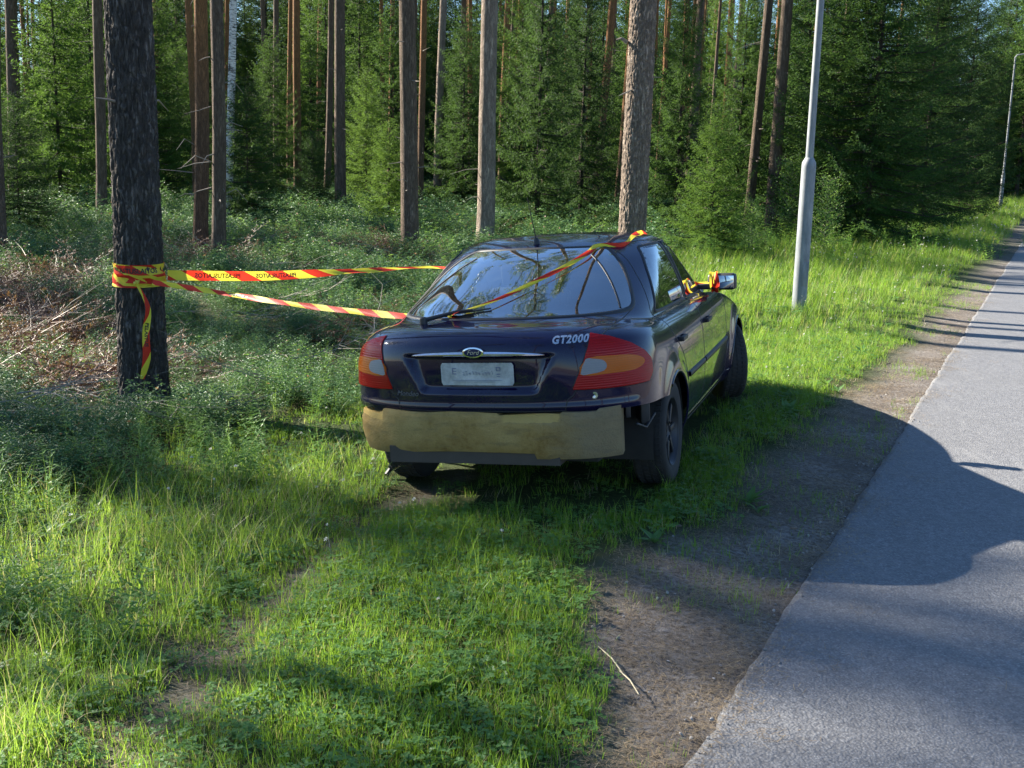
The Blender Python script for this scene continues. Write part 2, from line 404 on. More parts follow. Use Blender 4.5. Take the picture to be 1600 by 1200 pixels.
def twiggy(seed, n=7, l=.5, th=.004, needles=0):
    g = np.random.default_rng(seed); mb = MB(); V2 = []; F2 = []
    for k in range(n):
        a = g.uniform(0, 6.283); p = np.array([g.normal() * .12, g.normal() * .12, g.uniform(.0, .1)]); d = np.array([math.cos(a), math.sin(a), g.uniform(-.05, .35)]); L = l * g.uniform(.4, 1.2)
        pts = [p]; 
        for i in range(4): d = d + g.normal(size=3) * .12; pts.append(pts[-1] + d / np.linalg.norm(d) * L / 4)
        mb.tube(pts, [th, th * .8, th * .6, th * .5, th * .2], 4, False)
        for i in range(1, 5):
            for s in (-1, 1):
                e = d + np.array([-d[1], d[0], .1]) * s * g.uniform(.5, 1.3); e /= np.linalg.norm(e); q = pts[i]; LL = L * .3 * g.uniform(.4, 1.3)
                mb.tube([q, q + e * LL], [th * .45, th * .15], 3, False)
                for j in range(needles):
                    c = q + e * LL * g.uniform(0, 1); nd = e + g.normal(size=3) * .6
                    leafV(c, nd, np.array([0, .1, 1.]), .035, .007, V2, F2)
    b = len(mb.V); mb.V += [tuple(v) for v in V2]; mb.F += [tuple(b + i for i in f) for f in F2]
    return mesh_of(mb.V, mb.F)

M_lawn = leafmat("lawn_blade", (.05, .145, .012), (.16, .31, .018), .5, dry=(.30, .27, .11), dryf=.05)
M_long = leafmat("long_blade", (.06, .145, .018), (.18, .31, .03), .5, dry=(.36, .31, .17), dryf=.07)
M_dry = leafmat("dry_blade", (.22, .17, .10), (.40, .33, .21), .25)
M_bil = leafmat("bilberry_leaf", (.018, .062, .020), (.075, .165, .060), .25, rough=.5, spec=.22, dry=(.22, .10, .06), dryf=.01)
M_weed = leafmat("weed_leaf", (.045, .12, .03), (.10, .21, .045), .35)
M_herb = leafmat("herb_leaf", (.05, .14, .025), (.13, .26, .04), .42)
M_flower = flat("clover_petal", (.75, .74, .66), .7)
M_litter = leafmat("fallen_needle", (.10, .065, .04), (.33, .25, .15), .1)
M_brush = leafmat("dead_brushwood", (.075, .032, .02), (.21, .095, .055), .15)
M_twig = flat("grey_dead_twig", (.27, .24, .20), .9)

def sample(dens, x0, x1, y0, y1, seed):
    """random ground points with a density (per square metre) given by dens(x, y, u, t)"""
    g = np.random.default_rng(seed); mx = dens.maxd; n = int((x1 - x0) * (y1 - y0) * mx)
    x = g.uniform(x0, x1, n); y = g.uniform(y0, y1, n)
    inview = (np.abs(x) < (y + .8) * .50 + .5); x, y = x[inview], y[inview]
    d = dens(x, y, U(x, y), T(x, y)); k = g.uniform(0, mx, len(x)) < d; x, y = x[k], y[k]
    z = ground_h(x, y) - .03 * np.exp(-(track_d(x, y) / .16) ** 2)
    return np.stack([x, y, z], -1), g
def D(maxd):
    def w(f): f.maxd = maxd; return f
    return w
def carpatch(x, y):     # keeps plants from growing through the car's wheels and sump
    cx, cy, a = .15, 6.7, math.radians(17.8); fx = (x - cx) * math.sin(a) + (y - cy) * math.cos(a); lx = -(x - cx) * math.cos(a) + (y - cy) * math.sin(a)
    under = (np.abs(lx) < .82) & (fx > -.75) & (fx < 3.5)
    wheel = ((np.abs(np.abs(lx) - .74) < .13) & (np.abs(fx) < .2)) | ((np.abs(np.abs(lx) - .76) < .2) & (np.abs(fx - 2.7) < .25))
    return under, wheel
def put(name, P, g, srcs, s0, s1, tilt=.12, label=None, cat=None, probs=None, sfun=None):
    n = len(P); rot = np.stack([g.normal(0, tilt, n), g.normal(0, tilt, n), g.uniform(0, 6.283, n)], -1)
    sc = g.uniform(s0, s1, n)
    if sfun is not None: sc = sc * sfun(P[:, 0], P[:, 1])
    vid = g.choice(len(srcs), n, p=probs)
    print("scatter", name, n)
    return scatter(name, P, rot, sc, vid, srcs, label, cat)

# short lawn on the verge
@D(1350)
def f(x, y, u, t):
    un, wh = carpatch(x, y)
    e = dirt_edge(t) + .12 * wob(x * 2.4, y * 2.4) + .05
    a = np.clip((e - u) / .22 + .05, .0, 1) * (u < -.1)
    a = a * np.clip((u - forest_edge(t) + .8) / .9, 0, 1)
    a = a * (1 - .72 * np.exp(-(track_d(x, y) / (.15 + .08 * wob(x * 3, y * 3))) ** 2))
    far = np.clip(6.5 / y, .05, 1) ** 1.5
    patch = np.clip(.75 + .5 * wob(x * 2.7, y * 2.3, 3), .25, 1) * np.where(u < -2.4, .45, 1)
    return 1350 * a * far * patch * np.where(un, .12, 1) * ~wh
P, g = sample(f, -6, 5, 2.6, 13, 11)
S = [(blades(15, .035, .095, .0036, .045, 1.0, i), M_lawn) for i in range(4)] + [(blades(9, .06, .15, .004, .05, 1.2, 30 + i), M_lawn) for i in range(2)] + [(weeds(i, 10, .017, .045), M_weed) for i in range(3)] + [(blades(7, .05, .11, .003, .05, 1.6, 50), M_dry)]
put("lawn_grass", P, g, S, .65, 1.25, .15, "short grass and clover leaves on the verge around the car", "grass", [.15, .15, .15, .15, .09, .07, .07, .07, .06, .04])
# thin grass creeping over the dirt shoulder
@D(260)
def f(x, y, u, t):
    return 260 * (u < -.03) * (u > dirt_edge(t) - .3) * np.clip(wob(x * 2, y * 2, 5) * 1.3 + .12 + .5 * np.exp(-(u - dirt_edge(t)) / .2), 0, 1)
P, g = sample(f, -3, 9, 2.6, 20, 12)
put("sparse_grass", P, g, [(blades(8, .03, .08, .0035, .05, 1.0, 70 + i), M_lawn) for i in range(3)] + [(blades(6, .03, .07, .003, .05, 1.5, 75), M_dry)], .6, 1.2, .15, "thin grass creeping over the brown dirt shoulder", "grass")
# needle litter on shoulder and road edge
@D(130)
def f(x, y, u, t):
    e = dirt_edge(t) - .15
    a = np.where(u < .0, np.clip((u - e) / .3, 0, 1), .9 * np.exp(-u / .06) + .012)
    a = np.maximum(a, .8 * np.exp(-(track_d(x, y) / .28) ** 2))
    return 130 * a * (u < 3.5) * np.clip(9 / y, .1, 1) * np.clip(.65 + .5 * wob(x * 3, y * 3, 8), .15, 1)
P, g = sample(f, -3, 9, 2.6, 18, 13); P[:, 2] += np.where(U(P[:, 0], P[:, 1]) > 0, .018, 0)
put("needle_litter", P, g, [(needles_litter(i), M_litter) for i in range(4)], .6, 1.3, .03, "dry pine needles and straw on the dirt shoulder", "litter")
# long grass at lower left
def longd(x, y):
    a = np.zeros_like(x)
    for cx, cy, r, k in [(-1.24, 6.35, .45, 1), (-1.5, 5.6, .5, 1), (-1.95, 5.2, .5, .9), (-1.75, 4.3, .45, .8), (-1.7, 3.5, .45, 1), (-2.3, 6.0, .6, .5), (-1.0, 7.4, .4, .25), (-1.3, 4.9, .35, .6)]:
        a = np.maximum(a, k * np.exp(-((x - cx) ** 2 + (y - cy) ** 2) / r ** 2))
    return a
@D(240)
def f(x, y, u, t): return 240 * longd(x, y) * (1 - np.exp(-(track_d(x, y) / .2) ** 2))
P, g = sample(f, -4, 0, 2.6, 9, 14)
put("long_grass", P, g, [(blades(7, .16, .38, .0045, .05, 1.3, 80 + i, 5, .35), M_long) for i in range(4)] + [(blades(5, .2, .45, .003, .05, 1.8, 90, 5, .5), M_dry)], .6, 1.15, .15, "tall arching grass at the lower left of the verge", "grass", [.24, .24, .24, .22, .06])
# scattered taller stalks through the near verge
@D(14)
def f(x, y, u, t):
    un, wh = carpatch(x, y); return 14 * (u < dirt_edge(t) - .1) * (u > forest_edge(t) - 1.5) * ~wh * ~un * (1 - np.exp(-(track_d(x, y) / .3) ** 2))
P, g = sample(f, -5, 4, 2.8, 12, 15)
put("tall_stalks", P, g, [(blades(3, .18, .34, .0035, .03, .9, 100 + i, 4, .25), M_long) for i in range(3)], .6, 1.1, .1, "single taller grass stalks standing out of the lawn", "grass")
# meadow along the verge beyond the car
@D(85)
def f(x, y, u, t):
    un, wh = carpatch(x, y)
    a = np.clip((dirt_edge(t) - .05 + .2 * wob(x * 2.2, y * 2.2) - u) / .3, 0, 1) * np.clip((u - forest_edge(t) + .8) / .8, 0, 1)
    return 85 * a * ~un * ~wh * np.clip(14 / y, .08, 1) ** 1.3 * np.clip((y - 8.5) / 2, 0, 1)
P, g = sample(f, 0, 40, 8.5, 90, 16)
sf = lambda x, y: np.clip(y / 13, .8, 3.0) * .84 * (.55 + .55 * np.clip((-U(x, y) - .5) / 2.0, 0, 1))
put("meadow_grass", P, g, [(blades(16, .10, .28, .006, .09, 1.1, 110 + i, 3, .3), M_lawn) for i in range(4)] + [(blades(12, .15, .36, .005, .09, 1.0, 120, 3, .3), M_long), (weeds(5, 16, .035, .09), M_weed), (blades(6, .15, .32, .004, .08, 1.0, 121, 3, .3), M_dry)], .7, 1.2, .12, "sunlit meadow grass on the verge beyond the car around the lamp post", "grass", [.2, .2, .2, .17, .11, .1, .02], sf)
@D(7)
def f(x, y, u, t):
    un, wh = carpatch(x, y)
    return 7 * (u < dirt_edge(t) - .15) * (u > forest_edge(t)) * np.clip(wob(x * 1.1, y * 1.1, 4) + .25, 0, 1) * ~un * ~wh
P, g = sample(f, -4, 30, 3.2, 60, 17)
put("clover_flowers", P, g, [(flower(i), [M_flower]) for i in range(3)], .8, 1.3, .1, "small white clover flowers dotted over the verge", "flowers", None, lambda x, y: np.clip(y / 12, 1, 2.6))
# broad leaved rosettes
@D(6)
def f(x, y, u, t):
    un, wh = carpatch(x, y); return (1.6 + 4.4 * np.exp(-((x - .55) ** 2 + (y - 5.5) ** 2) / .35 ** 2)) * (u < dirt_edge(t) + .2) * (u > forest_edge(t)) * ~wh * ~un
P, g = sample(f, -4, 6, 3.2, 14, 18)
put("plantain_rosettes", P, g, [(rosette(i), M_weed) for i in range(3)], .5, 1.1, .1, "broad leaved plantain rosettes in the lawn", "weeds")
# bilberry undergrowth
@D(78)
def f(x, y, u, t):
    un, wh = carpatch(x, y)
    a = np.clip((forest_edge(t) + .25 * wob(x * 1.7, y * 1.7, 2) - u) / .5, 0, 1)
    bare = np.clip(wob(x * .8, y * .62, 6) * 1.7 - .35 + sum(np.exp(-((x - a) ** 2 / .9 ** 2 + (y - b) ** 2 / 1.6 ** 2)) for a, b in ((-5.9, 20.5), (-6.9, 22), (-3.0, 29), (-8.5, 22.5), (-6.5, 17), (-5.5, 12.5), (-7.2, 19.5))), 0, 1) * np.clip((y - 10) / 2, 0, 1)
    clump = np.clip(.62 + 1.1 * wob(x * 2.6, y * 2.1, 11), .06, 1.3)
    hole = 1 - .85 * (np.hypot(x + 2.9, y - 8.9) < .28)
    return 62 * a * (1 - .9 * bare) * hole * clump * ~un * ~wh * np.clip(8.5 / y, .06, 1) ** 1.25
P, g = sample(f, -45, 30, 4.5, 75, 19)
put("bilberry_undergrowth", P, g, [(bilberry(i), M_bil) for i in range(4)] + [(bilberry(9, 8, .28, .024, 6), M_herb), (herb(4, .3, .03, 5, 8), M_herb), (bilberry(20, 14, .36, .026, 9), M_bil)], .7, 1.25, .12, "grey green bilberry bushes covering the forest floor", "undergrowth", [.19, .19, .19, .17, .08, .06, .12], lambda x, y: np.clip(y / 13, .85, 2.6))
# leafy herbs by the big pine and at the forest edge
@D(24)
def f(x, y, u, t):
    a = .9 * np.exp(-((x + 2.0) ** 2 + (y - 8.0) ** 2) / .8 ** 2) + .8 * np.exp(-((x + 2.2) ** 2 + (y - 7.2) ** 2) / .6 ** 2)
    a = a + 1.0 * np.clip(wob(x * 1.9, y * 1.7, 9) * 1.4 + .25, 0, 1) * (x < -1.25 - .12 * (y - 5)) * (u > forest_edge(t) - .4) * (y < 8)
    a = a + .3 * np.clip(wob(x * 1.2, y * .9, 13) * 1.5 - .3, 0, 1) * (u < forest_edge(t)) * (y > 8.5) * (y < 16)
    a = a + .35 * np.exp(-((u - forest_edge(t)) / .8) ** 2) * (y > 11) * np.clip(16 / y, .1, 1)
    a = a + .5 * np.exp(-((x - 6.6) ** 2 + (y - 28.5) ** 2) / 3.5 ** 2) * .4
    return 24 * np.clip(a, 0, 1)
P, g = sample(f, -6, 25, 4, 70, 20)
put("leafy_herbs", P, g, [(herb(i, .42, .045), M_herb) for i in range(4)], .7, 1.3, .12, "upright light green leafy herbs at the forest edge", "herbs", None, lambda x, y: np.clip(y / 16, .8, 2.4))
def spots(x, y): return sum(.9 * np.exp(-((x - a) ** 2 / .9 ** 2 + (y - b) ** 2 / 1.6 ** 2)) for a, b in ((-5.9, 20.5), (-6.9, 22), (-3.0, 29), (-2.4, 26.5), (-8.5, 22.5), (-6.5, 17), (-5.5, 12.5), (-7.2, 19.5), (-4.4, 24)))
# dead brushwood and twigs
@D(9)
def f(x, y, u, t):
    a = np.clip(wob(x * .8, y * .62, 6) * 2.2 - .15 + spots(x, y), 0, 1) * (u < forest_edge(t) - .6) * (y > 9.5)
    return 9 * a * np.clip(16 / y, .2, 1)
P, g = sample(f, -30, 4, 9.5, 45, 21)
put("red_brown_brushwood", P, g, [(twiggy(i, 9, .6, .004, 9), M_brush) for i in range(4)], .8, 1.6, .2, "red brown dead spruce branches lying on the forest floor", "brushwood")
@D(.9)
def f(x, y, u, t): return .9 * (u < forest_edge(t) - .3) * (y > 8)
P, g = sample(f, -20, 4, 8, 35, 22); P[:, 2] += .12
put("grey_twigs", P, g, [(twiggy(20 + i, 4, .9, .005, 0), M_twig) for i in range(3)], .6, 1.3, .15, "bare grey twigs lying among the bilberry bushes", "twigs")

# gravel crumbling off the asphalt edge
def stone(seed):
    g = np.random.default_rng(seed); ph = (1 + 5 ** .5) / 2
    v = np.array([(0, a, b * ph) for a in (-1, 1) for b in (-1, 1)] + [(a, b * ph, 0) for a in (-1, 1) for b in (-1, 1)] + [(b * ph, 0, a) for a in (-1, 1) for b in (-1, 1)], float)
    v = v / 1.9 * .006 * g.uniform(.7, 1.25, (12, 1)) * np.array([1.2, .9, .7])
    import bmesh
    bm = bmesh.new(); [bm.verts.new(q) for q in v]; bmesh.ops.convex_hull(bm, input=bm.verts); me = bpy.data.meshes.new("stone"); bm.to_mesh(me); bm.free(); return me
M_stone = leafmat("gravel_stone", (.10, .095, .09), (.36, .34, .32), 0, rough=.9, spec=.2)
@D(220)
def f(x, y, u, t): return 220 * (np.exp(-((u + .02) / .09) ** 2) + .10 * (u > dirt_edge(t)) * (u < 0)) * (u < .4) * np.clip(7 / y, .1, 1)
P, g = sample(f, -1, 9, 2.8, 16, 31); P[:, 2] += np.where(U(P[:, 0], P[:, 1]) > 0, .020, .004)
put("gravel", P, g, [(stone(i), M_stone) for i in range(3)], .4, 1.5, .6, "loose small gravel along the crumbling asphalt edge", "gravel")
# ------------------------------------------------------------------ trees
def bark(name, low, mid, high, zsplit=6, scale=1.0, geo=False):
    t = NT(name); c = t.coord('Object'); oi = t.node("ShaderNodeObjectInfo")
    off = t.node("ShaderNodeVectorMath"); off.operation = 'ADD'; t.l.new(c, off.inputs[0]); t.l.new(oi.outputs['Random'], off.inputs[1])
    m1 = t.mapping(off.outputs[0], (24 * scale, 24 * scale, 4.2 * scale)); wv = t.noise(m1, .9, 6, .7, 1)
    w2 = t.node('ShaderNodeVectorMath'); w2.operation = 'SCALE'; t.l.new(wv, w2.inputs[0]); w2.inputs['Scale'].default_value = 2.6; wp = t.node("ShaderNodeVectorMath"); wp.operation = 'ADD'; t.l.new(m1, wp.inputs[0]); t.l.new(w2.outputs[0], wp.inputs[1])
    v = t.voro(wp.outputs[0], 1.5, 'DISTANCE_TO_EDGE'); v2 = t.voro(wp.outputs[0], 1.5, out=1); n = t.noise(c, 45, 5, .7); n2 = t.noise(t.mapping(c, (40, 40, 9)), 1, 6, .7)
    plate = t.ramp(v2, [(0, [q * .75 for q in low]), (.5, low), (1, mid)])
    plate = t.mix(t.ramp(n2, [(.35, .55), (.6, 0)]), plate, [q * .45 for q in low])
    sep = t.node("ShaderNodeSeparateXYZ"); t.l.new(c, sep.inputs[0])
    zf = t.ramp(t.math('ADD', t.math('MULTIPLY', sep.outputs[2], 1 / (2 * zsplit)), t.math('MULTIPLY', t.math('SUBTRACT', n2, .5), .3)), [(.35, 0), (.65, 1)])
    up = t.ramp(n2, [(.3, [q * .6 for q in high]), (.7, high)])
    col = t.mix(zf, plate, up)
    crack = t.ramp(v, [(.02, 1), (.16, 0)]); col = t.mix(t.math('MULTIPLY', crack, .5), col, [q * .25 for q in low])
    t.set(color=col, rough=.92, spec=.2)
    h = t.math('ADD', t.math('MULTIPLY', t.ramp(v, [(0, 0), (.25, 1)]), .7), t.math('MULTIPLY', n2, .5))
    t.bump(h, .02, 1.0)
    return t.m
M_bark_grey = bark("grey_pine_bark", (.20, .145, .105), (.31, .235, .175), (.30, .17, .09), 9)
M_bark_big = bark("old_pine_bark", (.13, .115, .105), (.22, .195, .175), (.25, .16, .10), 12, .8)
M_bark_red = bark("red_pine_bark", (.20, .12, .075), (.30, .18, .10), (.42, .21, .09), 3)
M_bark_tan = bark("tan_pine_bark", (.36, .28, .22), (.52, .42, .33), (.48, .32, .20), 9, .8)
M_bark_spruce = bark("spruce_bark", (.085, .07, .06), (.14, .115, .095), (.14, .115, .095), 30, 1.6)
t = NT("birch_bark"); c = t.coord(); n = t.noise(t.mapping(c, (6, 6, 34)), 1, 4, .6); n2 = t.noise(c, 3, 4)
col = t.ramp(n, [(.40, (.05, .045, .04)), (.5, (.62, .60, .56))]); col = t.mix(t.ramp(n2, [(.58, 0), (.64, 1)]), col, (.05, .045, .04)); t.set(color=col, rough=.7); M_birch = t.m
M_stub = flat("dead_branch", (.20, .17, .14), .9)
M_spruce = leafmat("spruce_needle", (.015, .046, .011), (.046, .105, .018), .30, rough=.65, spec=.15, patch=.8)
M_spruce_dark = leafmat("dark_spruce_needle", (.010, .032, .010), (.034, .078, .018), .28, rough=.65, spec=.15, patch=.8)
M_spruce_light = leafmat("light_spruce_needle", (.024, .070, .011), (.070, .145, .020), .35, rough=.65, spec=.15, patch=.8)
M_pine = leafmat("pine_needle", (.035, .075, .03), (.08, .14, .045), .25, rough=.5)
M_leaf = leafmat("rowan_leaf", (.06, .15, .03), (.14, .26, .05), .45)

def trunk_mesh(H=17, r=.15, n=20, seg=46, seed=0, flare=.25, amp=.05, top=.45):
    g = random.Random(seed); V = []; F = []; cx = cy = 0
    for i in range(seg + 1):
        f = (i / seg) ** 1.5; z = -.25 + f * (H + .25)
        rr = r * (1 - (1 - top) * (z / H if z > 0 else 0)) * (1 + flare * math.exp(-max(z + .1, 0) * 3.2))
        cx = .05 * math.sin(z * .35 + seed) * min(1, max(z, 0) / 2); cy = .05 * math.cos(z * .3 + seed * 2) * min(1, max(z, 0) / 2)
        for j in range(n):
            a = 6.2832 * j / n; d = 1 + amp * noise.noise(Vector((math.cos(a) * 2.2 + seed, math.sin(a) * 2.2, z * 1.6))) + amp * .6 * noise.noise(Vector((math.cos(a) * 5 + seed, math.sin(a) * 5, z * 4)))
            V.append((cx + rr * d * math.cos(a), cy + rr * d * math.sin(a), z))
    for i in range(seg):
        for j in range(n): F.append((i * n + j, i * n + (j + 1) % n, (i + 1) * n + (j + 1) % n, (i + 1) * n + j))
    return npmesh("trunk", V, F, True)
def fine_trunk(H, r, seed, zmax=6.0, n=190, top=.45, plate=.017):
    """close trunk: bark plates as relief in the mesh up to zmax"""
    zs = np.concatenate([np.linspace(-.3, zmax, 420), np.linspace(zmax, H, 24)[1:]]); V = []
    for z in zs:
        rr = r * (1 - (1 - top) * max(z, 0) / H) * (1 + .34 * math.exp(-max(z + .1, 0) * 5.5))
        for j in range(n):
            a = 6.2832 * j / n; ca, sa = math.cos(a), math.sin(a)
            q = Vector((ca * r * 27 + seed, sa * r * 27, z * 10)); wv = noise.noise(q * .6) * 1.1
            rid = abs(noise.noise(q + Vector((wv, wv, wv * .6)))); rid2 = abs(noise.noise(q * 2.3 + Vector((wv, 3, 0))))
            d = min(rid * 3.2, 1) * plate + min(rid2 * 2.5, 1) * plate * .4 + r * .035 * noise.noise(Vector((ca * 1.5, sa * 1.5, z * .8 + seed)))
            V.append(((rr + d - plate) * ca, (rr + d - plate) * sa, z))
    m_ = len(zs); I = np.arange(m_ * n).reshape(m_, n); J = np.roll(I, -1, 1)
    F = np.stack([I[:-1], J[:-1], J[1:], I[1:]], -1).reshape(-1, 4)
    return npmesh("trunk", V, F, True)
def stubs_mesh(seed, r, z0=1.2, z1=9, n=16, lmin=.08, lmax=.7, top=.45, H=17):
    g = random.Random(seed); mb = MB()
    for k in range(n):
        z = z0 + (z1 - z0) * g.random() ** 1.3; a = g.uniform(0, 6.283); rr = r * (1 - (1 - top) * z / H) * .9; l = g.uniform(lmin, lmax) * g.random()+.06
        d = Vector((math.cos(a), math.sin(a), g.uniform(-.35, .25))); p = Vector((math.cos(a) * rr, math.sin(a) * rr, z))
        q = p + d * l * .5; d2 = d + Vector((g.uniform(-.4, .4), g.uniform(-.4, .4), g.uniform(-.5, .3)))
        mb.tube([p, q, q + d2 * l * .5], [.012, .008, .003], 5, False)
    return mb.mesh("branch_stubs")

def tri_sprays(P, Dv, L, Wd, g):
    """one needle spray = one thin triangle pair per row"""
    Dn = Dv / np.linalg.norm(Dv, axis=1)[:, None]; R = g.normal(size=Dv.shape); S = np.cross(Dn, R); S /= np.linalg.norm(S, axis=1)[:, None]
    a = P - S * Wd[:, None] * .15; b = P + Dn * L[:, None] * .45 + S * Wd[:, None] * .5; c = P + Dn * L[:, None]; d = P + Dn * L[:, None] * .45 - S * Wd[:, None] * .5
    V = np.stack([a, b, c, d], 1).reshape(-1, 3); F = np.arange(len(V)).reshape(-1, 4)
    return V, F
def spruce_crown(H, R, z0, seed, whorl=.33, nb=6, tg=.085, bl=.075, bw=.018, dens=1.0, droop=.25):
    g = np.random.default_rng(seed); PP = []; DD = []; LL = []; wood = MB(); z = z0
    while z < H - .15:
        f = (z - z0) / (H - z0); Lb = R * (1 - f) ** .75 * (.55 + .45 * min(1, f * 6 + .45)) + .12
        k = nb if f < .9 else 4
        for j in range(k):
            if g.uniform() < .08: continue
            a = 6.2832 * j / k + g.uniform(-.45, .45) + z * 2.4; L = Lb * g.uniform(.62, 1.15); dr = droop * (1 - f) * g.uniform(.6, 1.5) - .35 * f
            zz = z + g.uniform(-.5, .5) * whorl
            n = max(4, int(L / tg)); s = np.linspace(.06, 1, n)
            rad = L * s; h = -dr * L * s * 1.2 + .30 * L * s ** 3
            bx = rad * math.cos(a); by = rad * math.sin(a); bz = zz + h
            wood.tube([(0, 0, zz), (bx[n // 2], by[n // 2], bz[n // 2]), (bx[-1], by[-1], bz[-1])], [.004 + .009 * L, .003 + .005 * L, .002], 3, False)
            out = np.array([math.cos(a), math.sin(a), 0]); side = np.array([-out[1], out[0], 0])
            for sgn in (-1, 1):
                tl = (.38 * L * (1 - s) ** .8 + .07) * g.uniform(.6, 1.2, n) * np.minimum(1, s * 4)
                m = np.maximum(1, (tl / (bl * .55) * dens).astype(int))
                idx = np.repeat(np.arange(n), m); w = np.concatenate([np.arange(q) / q for q in m]) + g.uniform(0, .3, len(idx)) / m[idx]
                ta = g.uniform(.55, 1.05, n)[idx]; tdir = out[None] * np.cos(ta)[:, None] + sgn * side[None] * np.sin(ta)[:, None]
                hang = -g.uniform(.1, .55, n)[idx]
                p = np.stack([bx[idx], by[idx], bz[idx]], -1) + tdir * (tl[idx] * w)[:, None]; p[:, 2] += hang * tl[idx] * w ** 1.4
                d = tdir + g.normal(size=p.shape) * .55; d[:, 2] += hang * .8
                PP.append(p); DD.append(d); LL.append(np.full(len(p), bl) * g.uniform(.7, 1.25, len(p)))
            p = np.stack([bx, by, bz], -1); PP.append(p); DD.append(out[None] + g.normal(size=p.shape) * .5); LL.append(np.full(n, bl))
        z += whorl * g.uniform(.75, 1.25) * (1 - .45 * f)
    P = np.concatenate(PP); Dv = np.concatenate(DD); L = np.concatenate(LL)
    V, F = tri_sprays(P, Dv, L, np.full(len(L), bw) * g.uniform(.7, 1.4, len(L)), g)
    print("spruce tris", 2 * len(F)); 
    return npmesh("crown", V, F), wood.mesh("branches", True)
def pine_crown(seed, H=7.0, R=2.2, n=38, tuft=.20, dens=42):
    g = np.random.default_rng(seed); PP = []; DD = []; wood = MB()
    for k in range(n):
        f = k / n; z = H * f ** .9; a = k * 2.4 + g.uniform(-.5, .5); L = R * (1 - .65 * f) * g.uniform(.45, 1.1) * (.5 + .5 * min(1, f * 5 + .3))
        d = np.array([math.cos(a), math.sin(a), .15 + .5 * f]); q = np.array([0, 0, z]); mid = q + d * L * .55 + [0, 0, -.05 * L]; tip = mid + (d + [0, 0, .5]) * L * .45
        wood.tube([q, mid, tip], [.035 * (1 - f) + .012, .02, .006], 5, False)
        for j in range(7):
            w = .4 + .6 * j / 6; c = (q + (mid - q) * w / .55) if w < .55 else mid + (tip - mid) * (w - .55) / .45
            c = c + g.normal(size=3) * .13 * L ** .5
            m = int(dens * g.uniform(.6, 1.2)); pd = g.normal(size=(m, 3)); pd /= np.linalg.norm(pd, axis=1)[:, None]; pd[:, 2] = pd[:, 2] * .5 + .2
            PP.append(c[None] + pd * g.uniform(.02, .30, m)[:, None]); DD.append(pd + g.normal(size=pd.shape) * .3)
    P = np.concatenate(PP); Dv = np.concatenate(DD)
    V, F = tri_sprays(P, Dv, g.uniform(.7, 1.2, len(P)) * tuft * .7, np.full(len(P), .032), g)
    print("pine crown tris", 2 * len(F))
    return npmesh("crown", V, F), wood.mesh("branches", True)
def skin(o, mat):
    """the object's own material on shared mesh data"""
    if not o.data.materials: o.data.materials.append(None)
    o.material_slots[0].link = 'OBJECT'; o.material_slots[0].material = mat; return o
def leafy_crown(seed, H=3, R=.8, z0=.4, n=40, leaf=.06, per=26):
    g = np.random.default_rng(seed); PP = []; DD = []; wood = MB()
    for k in range(n):
        f = k / n; z = z0 + (H - z0) * f; a = k * 2.4 + g.uniform(-.5, .5); L = R * (1 - .6 * f) * g.uniform(.5, 1.1); d = np.array([math.cos(a), math.sin(a), .45])
        q = np.array([0, 0, z * .85]); wood.tube([q, q + d * L], [.008, .002], 3, False)
        w = g.uniform(.2, 1, per); p = q[None] + d[None] * (L * w)[:, None] + g.normal(size=(per, 3)) * .07
        PP.append(p); DD.append(g.normal(size=(per, 3)) + d[None] * .5 - [0, 0, .2])
    P = np.concatenate(PP); Dv = np.concatenate(DD)
    V, F = tri_sprays(P, Dv, g.uniform(.7, 1.2, len(P)) * leaf, np.full(len(P), leaf * .6), g)
    return npmesh("crown", V, F), wood.mesh("branches", True)

for nm_, m_ in (): pass
TR = [trunk_mesh(17, .15, seed=i) for i in range(3)]
PC = [pine_crown(i, 6.5 + i * .7, 1.9 + .2 * i) for i in range(3)]
SPK = {  # kinds of spruce: crown mesh, branches, height
 'tall': spruce_crown(13, 2.3, .5, 1, .46, 9, .10, .11, .028, 1.9),
 'slim': spruce_crown(15, 2.0, 1.5, 2, .52, 9, .11, .125, .034, 1.7),
 'mid': spruce_crown(8.5, 1.9, .2, 3, .36, 9, .075, .08, .018, 2.1),
 'small': spruce_crown(4.2, 1.3, .10, 4, .24, 9, .055, .058, .013, 2.0),
 'baby': spruce_crown(1.9, .70, .06, 5, .14, 7, .05, .045, .013, 1.2),
 'broad': spruce_crown(14, 3.1, .3, 6, .42, 10, .10, .095, .024, 1.4)}
SH = dict(tall=13, slim=15, mid=8.5, small=4.2, baby=1.9, broad=14)
for k, (a, b) in SPK.items(): b.materials.append(M_bark_spruce)
for a, b in PC: a.materials.append(M_pine); b.materials.append(M_bark_red)
STEM = trunk_mesh(1, .5, 10, 14, 5, .15, .03, .08)
def matslot(me, mat): return (me, mat)
def spruce(x, y, kind, s=1, label=None, group=None, mat=None, sxy=1.0):
    H = SH[kind] * s; o = empty("spruce_tree", (x, y, gz(x, y) - .03), random.uniform(0, 6.28))
    st = skin(link("trunk", STEM, None, o), M_bark_spruce); st.scale = (.026 * H * .5, .026 * H * .5, H * .97)
    cr = skin(link("crown", SPK[kind][0], None, o), mat or M_spruce); cr.scale = (s * sxy, s * sxy, s)
    br = link("branches", SPK[kind][1], None, o); br.scale = cr.scale
    return tag(o, label, "spruce tree", group)
